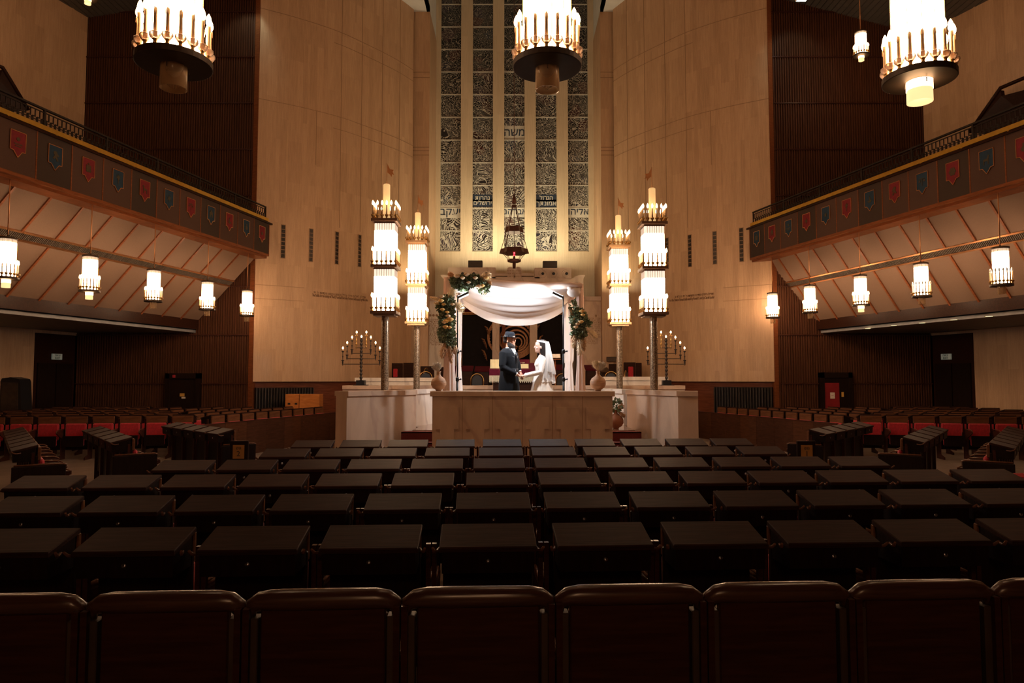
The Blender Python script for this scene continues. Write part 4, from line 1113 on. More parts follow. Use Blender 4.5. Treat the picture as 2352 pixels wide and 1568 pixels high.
# ================= furniture on the dais and platform =================
def lectern(label, px0, px1, pyt, Y, zf, top='maroon', tilt=.12):
    x0, x1 = X_(px0,Y), X_(px1,Y); z = Z_(pyt,Y)
    r = thing('prayer_desk', label, 'desk')
    b = MB(); b.box(x0+.04, x1-.04, Y+.05, Y+.5, zf, z-.12); b.build('cabinet', M['wood_dark'], r)
    b = MB(); b.add([(x0,Y,z-.16),(x1,Y,z-.16),(x1,Y+.55,z-.02),(x0,Y+.55,z-.02),(x0,Y,z-.12),(x1,Y,z-.12),(x1,Y+.55,z+.03),(x0,Y+.55,z+.03)], [(0,3,2,1),(4,5,6,7),(0,1,5,4),(1,2,6,5),(2,3,7,6),(3,0,4,7)])
    b.build('desk_top', M[top], r)
    return r
lectern('dark prayer desk with maroon top left of the ark, behind the gilt chair', 1040, 1086, 841, 22.0, ZD)
lectern('dark prayer desk with maroon top behind the groom, left of the reading table', 1090, 1124, 842, 22.0, ZD)
lectern('dark prayer desk with maroon top behind the bride', 1262, 1302, 838, 22.0, ZD)
lectern('dark prayer desk right of the right canopy drape', 1345, 1378, 839, 21.0, ZD)
lectern('stepped dark desk beside the rear right tower', 1379, 1400, 845, 21.3, ZD, 'wood_dark')
def throne(label, px0, px1, pyt, Y, redpx, zf=ZD):
    x0, x1 = X_(px0,Y), X_(px1,Y); z = Z_(pyt,Y)
    r = thing('high_backed_seat', label, 'seat')
    b = MB(); b.bbox(x0, x1, Y+.45, Y+.53, zf, z, .01); b.build('backrest', M['wood_dark'], r)
    for x in (x0, x1-.06):
        b = MB(); b.box(x, x+.06, Y, Y+.5, zf, zf+.62); b.build('arm_panel', M['wood_dark'], r)
    b = MB(); b.bbox(x0+.06, x1-.06, Y+.0, Y+.45, zf+.38, zf+.48, .02); b.build('seat_cushion', M['red'], r)
    if redpx: b = MB(); b.bbox(X_(redpx[0],Y), X_(redpx[1],Y), Y+.40, Y+.45, Z_(866,Y), Z_(redpx[2],Y), .02); b.build('back_cushion', M['red'], r)
throne('dark high-backed seat with a red back, left of the rear left tower', 895, 921, 833, 22.4, (899, 909, 846))
throne('dark high-backed seat touching the rear left tower on its left', 922, 950, 832, 22.4, None)
throne('dark high-backed seat right of the rear left tower', 962, 994, 840, 22.4, None)
throne('dark high-backed seat half hidden by the left canopy drape', 1000, 1034, 842, 22.4, None)
throne('dark high-backed seat with a red back between the right towers', 1437, 1465, 831, 22.4, (1447, 1459, 841))
throne('narrow dark seat at the end beside the front right tower', 1466, 1479, 832, 22.4, None)
throne('stepped dark seat just left of the rear right tower', 1402, 1420, 835, 22.4, None)
b = MB(); p0 = W(1394, 830, 24.6); p1 = W(1418, 819, 24.6); b.bbox(p0.x, p1.x, 24.6, 24.72, p0.z, p1.z, .01)
o = b.build('wall_vent', M['dark_metal']); tag(o, 'small dark rectangular vent on the wall right of the ark', 'vent')
def gilt_chair(label, px, pyt, Y, rz, zf=ZD):
    r = thing('gilt_chair', label, 'chair', (X_(px,Y), Y, zf), rz, 'gilt chairs with rounded backs')
    H = Z_(pyt,Y) - zf; w_ = .19
    arc_ = [(-w_, 0, .45)] + [(-w_, .02+.04*(t/(H-w_)), t) for t in (.7,)] + [(w_*math.cos(PI - PI*i/10), .05, H - w_ + w_*math.sin(PI*i/10)) for i in range(11)] + [(w_,0,.45)]
    b = MB(); b.tube(arc_, .013, 8); b.build('back_frame', M['brass'], r)
    b = MB(); w2 = w_ - .045; sh = [(-w2,.52),(w2,.52)] + [(w2*math.cos(PI*i/10), H-w_+w2*math.sin(PI*i/10)) for i in range(11)]
    b.prism(sh, lambda u, v, d: (u, .03+d, v), -.02, .03); b.build('back_pad', M['black'], r)
    b = MB(); b.bbox(-.21,.21,-.42,.02,.42,.48,.02); b.build('seat', M['black'], r)
    for x in (-.19,.19):
        for y in (-.40,0):
            b = MB(); b.tube([(x,y,0),(x,y,.44)], .014, 6); b.build('leg', M['brass'], r)
    return r
gilt_chair('gilt chair with rounded black back between the left towers and the left drape', 979, 853, 20.2, .25)
gilt_chair('gilt chair turned sideways behind the one left of the drape', 983, 845, 21.6, 1.3)
gilt_chair('gilt chair with rounded black back in front of the left prayer desks', 1096, 858, 20.2, .0)
gilt_chair('gilt chair partly hidden behind the right video light stand', 1290, 858, 20.2, -.3)
gilt_chair('gilt chair just left of the rear right tower base', 1402, 853, 20.2, -.35)
gilt_chair('gilt chair turned sideways just right of the rear right tower base', 1440, 851, 20.8, 1.25)
# reading table with velvet cover, behind the couple
YR = 14.7
x0, x1 = X_(1124,YR), X_(1250,YR)
r = thing('reading_table', 'large reading table under a maroon velvet cloth with long cream fringe', 'table')
zt_ = Z_(846,YR)
b = MB(); b.box(x0+.08, x1-.08, YR+.06, YR+.8, ZPF, zt_-.05); b.build('table_body', M['wood_dark'], r)
b = MB(); b.add([(x0,YR,zt_-.02),(x1,YR,zt_-.02),(x1,YR+.9,zt_+.14),(x0,YR+.9,zt_+.14),(x0,YR-.01,zt_-.18),(x1,YR-.01,zt_-.18),(x1+.02,YR+.9,zt_-.04),(x0-.02,YR+.9,zt_-.04)], [(0,1,2,3),(4,5,1,0),(5,6,2,1),(7,4,0,3),(6,7,3,2)])
b.build('velvet_cloth', M['maroon'], r)
M['cream'] = mat('cream_fringe', (.55,.46,.30), .8, 0, .15, (80,80,80))
b = MB()
for i in range(100):
    x = x0 + (x1-x0)*i/100; l = .12 + .02*math.sin(i*1.7)
    b.box(x, x+.009, YR-.022+.008*math.sin(i*2.1), YR-.012+.008*math.sin(i*2.1), zt_-.17-l, zt_-.15)
b.build('fringe', M['cream'], r)
M['paper'] = mat('aged_paper', (.62,.50,.26), .8, 0, .06, (10,10,10)); M['paper_white'] = mat('white_paper', (.70,.62,.52), .8, 0, .1, (60,60,60))
def book(label, px0, px1, py0, py1, Y, m, tilt=1.0):
    x0, x1 = X_(px0,Y), X_(px1,Y); z0, z1 = Z_(py1,Y), Z_(py0,Y); c = ((x0+x1)/2, Y, z0)
    r = thing('open_book', label, 'book', c, 0)
    w_, h_ = (x1-x0)/2, (z1-z0)
    for s_ in (-1, 1):
        b = MB(); b.grid(lambda u, v, s_=s_: (s_*w_*u, -.02*math.sin(u*PI) + h_*v*tilt*.5, h_*v + .004), 6, 2); b.grid(lambda u, v, s_=s_: (s_*w_*u, .02 + h_*v*tilt*.5, h_*v), 1, 1)
        b.build('page_block', m, r)
    b = MB(); b.add([(-w_-.01,.025,-.01),(w_+.01,.025,-.01),(w_+.01,.025+h_*tilt*.5,h_+.01),(-w_-.01,.025+h_*tilt*.5,h_+.01)], [(0,1,2,3)]); b.add([(-w_-.01,.035,-.01),(w_+.01,.035,-.01),(w_+.01,.035+h_*tilt*.5,h_+.01),(-w_-.01,.035+h_*tilt*.5,h_+.01)], [(3,2,1,0)])
    b.build('cover', M['wood_dark'], r)
book('large open book with yellowed pages propped on the table left of the groom', 1126, 1147, 825, 846, YR+.12, M['paper'])
book('low open book lying on the reading table between the couple', 1182, 1214, 836, 846, YR+.15, M['paper'])
# raised velvet stand with embroidered writing
r = thing('book_stand', 'maroon velvet stand with pale embroidered writing behind the couple', 'stand')
xs, xe = X_(1136,YR+.8), X_(1216,YR+.8); z0, z1 = Z_(846,YR+.8), Z_(825,YR+.8)
b = MB(); b.add([(xs,YR+.62,z0),(xe,YR+.62,z0),(xe,YR+.85,z1),(xs,YR+.85,z1),(xs,YR+.88,z0),(xe,YR+.88,z0)], [(0,1,2,3),(5,4,3,2),(1,5,2),(4,0,3)]); b.build('velvet_slope', M['maroon'], r)
for s, zz_, sz_ in (('זכר צדיק', .62, .055), ('לברכה', .35, .05)):
    text('embroidery', heb(s), sz_, (X_(1196,YR), YR+.62+.23*zz_-.006, z0 + (z1-z0)*zz_), (math.atan2(z1-z0, .23),0,0), M['cream'], r, .001)
# book rest right of the bride
xb0, xb1, Yb = X_(1262,17.2), X_(1288,17.2), 17.2
r = thing('music_stand', 'slender wooden stand holding an open book right of the bride', 'stand')
b = MB(); z_ = Z_(824,Yb); b.add([(xb0,Yb,z_),(xb1,Yb,z_),(xb1,Yb+.18,z_+.13),(xb0,Yb+.18,z_+.13),(xb0,Yb,z_-.02),(xb1,Yb,z_-.02),(xb1,Yb+.18,z_+.11),(xb0,Yb+.18,z_+.11)], [(0,1,2,3),(7,6,5,4),(4,5,1,0),(5,6,2,1),(6,7,3,2),(7,4,0,3)]); b.build('book_rest', M['wood_red'], r)
b = MB(); b.tube([((xb0+xb1)/2,Yb+.1,z_),((xb0+xb1)/2,Yb+.1,ZPF-.0)], .02, 6); b.build('post', M['wood_red'], r)
for i in range(3):
    a = 2*PI*i/3; b = MB(); xm = (xb0+xb1)/2; b.tube([(xm,Yb+.1,.12),(xm+.2*math.cos(a),Yb+.1+.2*math.sin(a),.01)], .012, 6); b.build('leg', M['wood_red'], r)
b = MB(); xm = (xb0+xb1)/2; b.tube([(xm,Yb+.1,ZPF),(xm,Yb+.1,.10)], .02, 6); b.build('post', M['wood_red'], r)
book('small open book on the slender wooden stand', 1264, 1287, 813, 822, 17.18, M['paper_white'])

# ================= wedding canopy =================
YF, YB = 12.15, 14.25
XL, XR = X_(1032,YF), X_(1331,YF)
XLb, XRb = XL + .01, XR + .0
zFL, zFR = W(1032, 640, YF).z, W(1331, 655, YF).z
zBL, zBR = zFL - .05, zFR - .03
r = thing('wedding_canopy', 'white draped wedding canopy on four wooden poles above the couple', 'canopy')
def sheer(name, col, f):
    m, nt, bs = new_mat(name); bs.inputs['Base Color'].default_value = (*col, 1); bs.inputs['Roughness'].default_value = .8; bs.inputs['Specular IOR Level'].default_value = .2
    tl = nt.nodes.new('ShaderNodeBsdfTranslucent'); tl.inputs[0].default_value = (*col, 1); mx = nt.nodes.new('ShaderNodeMixShader'); mx.inputs[0].default_value = f
    nt.links.new(bs.outputs[0], mx.inputs[1]); nt.links.new(tl.outputs[0], mx.inputs[2]); nt.links.new(mx.outputs[0], nt.nodes['Material Output'].inputs[0]); return m
M['drape'] = sheer('blush_drape_fabric', (.88,.70,.60), .35)
for (x, y, z) in ((XL,YF,zFL),(XR,YF,zFR),(XLb,YB,zBL),(XRb,YB,zBR)):
    b = MB(); b.tube([(x,y,ZPF),(x,y,z)], .022, 10); b.build('pole', M['wood_orange'], r)
for (a, c) in (((XL,YF,zFL),(XR,YF,zFR)),((XLb,YB,zBL),(XRb,YB,zBR)),((XL,YF,zFL),(XLb,YB,zBL)),((XR,YF,zFR),(XRb,YB,zBR))):
    b = MB(); b.tube([a, c], .02, 8); b.build('cross_bar', M['wood_orange'], r)
def canopy_fn(u, v):
    x = (XL*(1-u) + XR*u); y = YF*(1-v) + YB*v
    zf = zFL*(1-u) + zFR*u; z_ = zf + (-.04)*v
    sag = .40*(4*u*(1-u))**.8 * (.10 + .90*math.sin(PI*min(1, v*.62 + .0))**1.2)
    fold = .018*math.sin(v*34 + 3*math.sin(u*3)) * (4*u*(1-u))
    rad = .012*math.sin(22*math.atan2(v+.03, u+.03)) * max(0, 1-3*math.hypot(u, v)) + .012*math.sin(22*math.atan2(v+.03, 1.03-u)) * max(0, 1-3*math.hypot(1-u, v))
    return (x, y, z_ - sag + fold + rad)
b = MB(); b.grid(canopy_fn, 60, 50); b.build('canopy_cloth', M['cloth_white'], r)
# rear swag hanging off the back bar
b = MB()
def swag(u, v):
    x, y, z_ = canopy_fn(u, 1.0); return (x, y + .03*math.sin(u*30)*v, z_ - v*(.10 + .10*4*u*(1-u)))
b.grid(swag, 40, 6); b.build('rear_swag', M['cloth_white'], r)
def wrap(a, c, r0, nm, seed=0):
    a, c = Vector(a), Vector(c); P = []; R_ = []
    n = 26
    for i in range(n+1):
        t = i/n; P.append((a.lerp(c, t) + Vector((0, 0, -.01 - .035*math.sin(PI*t) + .008*math.sin(t*23+seed))))[:]); R_.append(r0*(1 + .15*math.sin(t*17 + seed)))
    b = MB(); b.tube(P, R_, 14); b.build(nm, M['drape'], r)
wrap((XL-.04,YF,zFL), (XR+.05,YF,zFR), .058, 'wrapped_front_bar')
wrap((XR,YF,zFR), (XRb,YB,zBR), .05, 'wrapped_side_bar', 2)
wrap((XL,YF,zFL), (XLb,YB,zBL), .05, 'wrapped_side_bar', 4)
wrap((XLb,YB,zBL), (XRb,YB,zBR), .04, 'wrapped_rear_bar', 6)
def drape(x, y, z1, z0, prof, k=9, seed=0, nm='hanging_drape', lean=0, m='drape'):
    rings = []; n = 54; L = 40
    for j in range(L+1):
        t = j/L; z_ = z1 + (z0-z1)*t
        w_ = None
        for (ta, wa), (tb, wb) in zip(prof, prof[1:]):
            if ta <= t <= tb: w_ = wa + (wb-wa)*(t-ta)/(tb-ta)
        ring = []
        for i in range(n):
            a = 2*PI*i/n; f_ = 1 + .22*math.sin(k*a + seed + .6*math.sin(3*t)) + .08*math.sin(2*k*a+seed*2)
            ring.append((x + lean*t + w_*f_*math.cos(a), y + .65*w_*f_*math.sin(a), z_))
        rings.append(ring)
    b = MB(); b.loft(rings); b.build(nm, M[m], r)
drape(XL, YF, zFL+.02, ZPF+.01, [(0,.085),(.15,.095),(.5,.075),(.62,.08),(1,.115)], seed=1)
drape(XR+.01, YF, zFR+.02, ZPF+.01, [(0,.05),(.12,.055),(.35,.045),(.55,.05),(.65,.065),(1,.10)], seed=2, k=7)
drape(XLb+.0, YB, zBL+.02, ZPF+.01, [(0,.06),(.35,.05),(.55,.04),(.75,.07),(1,.10)], seed=3, k=7, m='cloth_white')
drape(XRb-.02, YB, zBR+.02, ZPF+.01, [(0,.07),(.12,.10),(.30,.095),(.50,.09),(.535,.05),(.56,.07),(1,.12)], seed=4, k=7, m='cloth_white')
for (x, y, z) in ((XL+.12, YF-.02, zFL-.17), (XR-.10, YF-.02, zFR-.13)):
    b = MB(); b.sphere((x,y,z), .10, 14, 9, sc3=(1.25,.7,.9)); b.tube([(x-.12,y,z+.12),(x,y,z)], [.03,.07], 10); b.tube([(x+.12,y,z+.06),(x,y,z)], [.03,.07], 10); b.build('fabric_knot', M['cloth_white'], r)

# video lights on black stands
M['led'] = emis('lit_led_panel', (.90,.95,1.0), 6)
LIGHTS = []
for nm, px, pyt, pyb, Y in (('left', 1051, 676, 897, 12.0), ('right', 1294, 676, 897, 12.0)):
    x = X_(px, Y); z1 = W(px, pyt, Y).z
    sg = 1 if nm == 'left' else -1
    rr = thing('video_light_stand', 'thin black stand with a white video light at its top, beside the %s canopy pole' % nm, 'light stand', (x, Y, ZPF), 0, 'black video light stands')
    h = z1 - ZPF
    b = MB(); b.tube([(0,0,.32),(0,0,h*.38)], .020, 8); b.build('lower_tube', M['black'], rr)
    b = MB(); b.tube([(0,0,h*.36),(0,0,h*.58)], .016, 8); b.build('middle_tube', M['black'], rr)
    b = MB(); b.tube([(0,0,h*.56),(0,0,h-.02)], .011, 8); b.build('upper_tube', M['black'], rr)
    for hh in (.37, .575):
        b = MB(); b.lathe([(.018,-.03),(.030,-.02),(.030,.03),(.018,.05)], 10, c=(0,0,h*hh)); b.tube([(0,0,h*hh),(.055,-.01,h*hh+.01)], .010, 6); b.sphere((.06,-.01,h*hh+.012), .016, 6, 4); b.build('clamp_knob', M['black'], rr)
    for i in range(3):
        a = 2*PI*i/3 + (1.1 if nm == 'left' else .4)
        b = MB(); b.tube([(0,0,.42),(.42*math.cos(a),.42*math.sin(a),.012)], .010, 6); b.build('leg', M['black'], rr)
    hx = sg*.10; 
    b = MB(); Mx = Matrix.Translation((hx, -.02, h-.02)) @ Matrix.Rotation(sg*-.45, 4, 'Y')
    b.bbox(-.10,.10,-.07,.07,-.02,.02,.006, M=Mx); b.build('lamp_head', M['black'], rr)
    b = MB(); Mx2 = Matrix.Translation((hx, -.02, h-.02)) @ Matrix.Rotation(sg*-.45, 4, 'Y')
    b.box(-.09,.09,-.06,.06,.021,.024, M=Mx2); b.box(-.09,.09,-.06,.06,-.024,-.021, M=Mx2); b.build('led_panel', M['led'], rr)
    b = MB(); b.tube([(0,0,h-.06),(hx,-.02,h-.02)], .010, 6); b.build('bracket', M['black'], rr)
    LIGHTS.append((x + hx, Y - .02, z1 - .02, sg))

# ================= flowers =================
M['leaf'] = mat('dusty_green_leaf', (.15,.19,.10), .6, 0, .45, (14,14,14))
M['leaf2'] = mat('grey_green_leaf', (.22,.27,.19), .6, 0, .35, (14,14,14))
M['rose_y'] = mat('yellow_orange_rose', (.86,.52,.18), .6, 0, .25, (25,25,25))
M['rose_c'] = mat('cream_rose', (.78,.56,.34), .6, 0, .15, (25,25,25))
M['pampas'] = mat('pale_pampas_grass', (.88,.68,.46), .8, 0, .2, (30,30,30))
M['pampas_b'] = mat('brown_dried_grass', (.58,.33,.17), .8, 0, .3, (30,30,30))
def leaves(b, c, ax, n, rnd, sz=.04, mi=0):
    for _ in range(n):
        while True:
            q = Vector((rnd.uniform(-1,1), rnd.uniform(-1,1), rnd.uniform(-1,1)))
            if .25 < q.length < 1: break
        p = Vector(c) + Vector((q.x*ax[0], q.y*ax[1], q.z*ax[2]))
        d = (q + Vector((rnd.uniform(-.7,.7), rnd.uniform(-.7,.7), rnd.uniform(-.5,.7)))).normalized()
        s_ = d.cross(Vector((rnd.uniform(-1,1), rnd.uniform(-1,1), rnd.uniform(-1,1)))).normalized()
        l = sz*rnd.uniform(.7,1.3); w_ = l*rnd.uniform(.25,.45); up = d.cross(s_)*l*.12
        b.add([p[:], (p+d*l*.35+s_*w_+up)[:], (p+d*l*.75+s_*w_*.8+up)[:], (p+d*l)[:], (p+d*l*.75-s_*w_*.8+up)[:], (p+d*l*.35-s_*w_+up)[:]], [(0,1,2,3),(0,3,4,5)], mi)
def rose(c, r0, m, parent, seed):
    rnd = random.Random(seed); b = MB()
    for k, (rr, zz, n) in enumerate(((1,0,6),(.78,.15,5),(.5,.28,4),(.25,.38,3))):
        for i in range(n):
            a = 2*PI*i/n + k*.7 + rnd.random()*.3
            d = Vector((math.cos(a), math.sin(a)*.0 + math.sin(a), 0)); p = Vector(c)
            def pt(u, v): # u across, v up
                aa = a + (u-.5)*1.5
                rad = r0*rr*(.35 + .75*math.sin(v*PI*.62))
                return (p + Vector((rad*math.cos(aa), rad*math.sin(aa)*.9 - r0*zz*.8*1, r0*(zz + v*.75 - .4))))[:]
            b.grid(pt, 3, 3)
    b.sphere(c, r0*.55, 8, 5)
    return b.build('rose', m, parent)
def plume(base, d, L, w_, m, parent, seed, droop=.3):
    rnd = random.Random(seed); b = MB(); base = Vector(base); d = Vector(d).normalized(); n = 13
    P = [base + d*L*t/n + Vector((0,0,-droop*L*(t/n)**2)) for t in range(n+1)]
    b.tube([p[:] for p in P], [.004]*(n+1), 4)
    w_ *= 1.45
    for k in range(330):
        t = rnd.uniform(.15, 1); i = min(int(t*n), n-1); p = P[i].lerp(P[i+1], t*n-i)
        prof = math.sin(min(1, (1.08-t)*1.3)*PI*.5)*w_
        tang = (P[i+1]-P[i]).normalized()
        q = Vector((rnd.gauss(0,1), rnd.gauss(0,1), rnd.gauss(0,1))); q = (q - tang*q.dot(tang)).normalized()
        e = p + q*prof*rnd.uniform(.5,1) + tang*prof*rnd.uniform(.6,1.6)
        s_ = tang.cross(q)*.006
        b.add([(p-s_)[:], (p+s_)[:], (e+s_*.3)[:], (e-s_*.3)[:]], [(0,1,2,3)])
    return b.build('pampas_plume', m, parent)
def arrangement(label, pieces, roses, plumes, seed, eu=0):
    rnd = random.Random(seed)
    r = thing('flower_arrangement', label, 'flowers')
    b = MB()
    for (c, ax, n) in pieces: leaves(b, c, ax, n, rnd, .055)
    b.build('foliage', M['leaf'], r)
    b = MB()
    for (c, ax, n) in pieces: leaves(b, c, (ax[0]*1.1, ax[1]*1.1, ax[2]*1.08), int(n*.45), rnd, .045)
    b.build('eucalyptus_sprigs', M['leaf2'], r)
    for i, (c, r0, y) in enumerate(roses): rose((c[0], c[1]-.05, c[2]), r0*1.25, M['rose_y' if y else 'rose_c'], r, seed*100+i)
    for i, (c, d, L, w_, m, dr) in enumerate(plumes): plume(c, d, L, w_, M[m], r, seed*50+i, dr)
    return r
yF = YF - .14
def P3(px, py, dy=0): p = W(px, py, yF + dy); return (p.x, p.y, p.z)
arrangement('green and cream flower swag with pampas plume on the upper left bar of the canopy',
    [(P3(1058,648), (.17,.10,.10), 420), (P3(1085,645), (.20,.10,.09), 420), (P3(1110,655), (.10,.08,.13), 260), (P3(1066,655), (.08,.08,.12), 200)],
    [(P3(1050,636,-.08), .045, 0), (P3(1063,640,-.1), .035, 0), (P3(1077,650,-.1), .03, 0), (P3(1092,640,-.1), .035, 0), (P3(1100,660,-.1), .045, 0), (P3(1108,658,-.1), .035, 1), (P3(1072,632,-.1), .04, 0), (P3(1118,640,-.08), .035, 1)],
    [(P3(1094,645), (1,-.2,.42), .27, .07, 'pampas', .0), (P3(1100,650), (1,-.1,.1), .20, .06, 'pampas_b', .1), (P3(1096,648), (.9,-.3,.25), .25, .06, 'pampas', .0), (P3(1050,638), (-.8,-.1,.4), .15, .05, 'pampas_b', .0), (P3(1102,655), (.5,0,-.8), .18, .05, 'pampas', .0)], 3)
arrangement('long hanging column of greenery, yellow roses and pampas on the left canopy pole',
    [(P3(1027,700), (.12,.09,.16), 360), (P3(1027,730), (.13,.09,.22), 480), (P3(1025,765), (.13,.09,.17), 360), (P3(1035,785), (.07,.07,.10), 130), (P3(1012,706), (.05,.05,.05), 60)],
    [(P3(1014,692,-.1), .038, 1), (P3(1020,700,-.1), .03, 1), (P3(1026,738,-.11), .045, 1), (P3(1034,735,-.11), .05, 1), (P3(1021,741,-.1), .035, 0), (P3(1030,727,-.1), .035, 0), (P3(1024,752,-.1), .04, 1), (P3(1033,753,-.1), .032, 1), (P3(1017,712,-.1), .035, 1), (P3(1040,700,-.1), .03, 0), (P3(1028,718,-.11), .03, 1), (P3(1016,682,-.1), .032, 0)],
    [(P3(1040,692), (.6,-.3,-.5), .24, .07, 'pampas', .1), (P3(1028,694), (.5,-.1,1), .22, .08, 'pampas', .0), (P3(1022,694), (-1,-.1,.35), .28, .035, 'pampas', .0), (P3(1022,700), (-1,-.2,.15), .2, .03, 'pampas', .0),
     (P3(1024,780), (-.2,-.1,-1), .32, .07, 'pampas_b', .0), (P3(1032,780), (.1,-.1,-1), .42, .06, 'pampas_b', .0), (P3(1042,786), (.15,-.1,-1), .20, .05, 'pampas_b', .0)], 4)
arrangement('greenery and yellow roses with long pampas on the right canopy pole',
    [(P3(1329,735), (.13,.09,.20), 420), (P3(1330,765), (.12,.09,.10), 230), (P3(1318,708), (.05,.05,.14), 70), (P3(1347,742), (.06,.05,.05), 60)],
    [(P3(1336,716,-.1), .038, 1), (P3(1338,724,-.1), .030, 1), (P3(1334,740,-.1), .036, 1), (P3(1326,745,-.1), .032, 0), (P3(1322,752,-.1), .032, 0)],
    [(P3(1342,756), (1,-.2,-.3), .22, .06, 'pampas', .4), (P3(1326,762), (-.3,-.2,-1), .30, .05, 'pampas', .0), (P3(1331,765), (.0,-.2,-1), .40, .07, 'pampas', .0), (P3(1337,765), (.1,-.2,-1), .32, .05, 'pampas_b', .0), (P3(1322,760), (-.2,-.2,-1), .22, .05, 'pampas_b', .0), (P3(1322,740), (-.4,-.1,1), .28, .03, 'pampas_b', .0)], 5)
# wicker vases
M['wicker'] = mat('woven_wicker', (.52,.30,.17), .6, 0, .25, (6,6,90), bump=.5)
M['terracotta'] = mat('brown_clay_vase', (.30,.11,.05), .55, 0, .2, (8,8,8))
def vase(label, loc, s, plu, m='wicker', leafy=False):
    r = thing('floor_vase', label, 'vase', loc)
    b = MB(); pr = [(.045,0),(.05,.02),(.10,.05),(.125,.10),(.125,.15),(.10,.20),(.05,.235),(.03,.26),(.028,.30),(.038,.32),(.030,.32)]
    b.lathe([(a*s, c*s) for a, c in pr], 24); b.build('vase_body', M[m], r)
    for i, (d, L, mm) in enumerate(plu): plume((0,0,.30*s), d, L, .05, M[mm], r, int(loc[0]*1000)+i, .0)
    if leafy:
        b = MB(); leaves(b, (0,0,.38*s), (.10,.08,.10), 90, random.Random(5), .07); b.build('foliage', M['leaf'], r)
p = W(1373, 894.5, 11.25); p.z = ztop
vase('round wicker vase with pale pampas near the right end of the front parapet', (p.x, 11.22, ztop), 1.03, [((-.35,0,1), .17, 'pampas'), ((.1,0,1), .14, 'pampas'), ((.8,.1,1), .17, 'paper_white'), ((-.15,.1,1), .16, 'pampas'), ((.5,-.2,1), .13, 'paper_white')])
p = W(1010, 896, 12.0)
vase('round wicker vase with white dried leaves beside the left drape', (W(1008,800,11.22).x, 11.22, ztop), 1.0, [((-.3,0,1), .14, 'paper_white'), ((-.6,0,1), .10, 'paper_white'), ((.0,0,1), .12, 'paper_white')])
p = W(1417, 974, 12.35)
vase('brown clay vase with green leaves at the top of the right steps', (W(1414,900,12.4).x, 12.4, ZPF), 1.1, [((.3,-.1,-.2), .18, 'pampas_b'), ((.5,0,.4), .14, 'pampas_b')], 'terracotta', True)
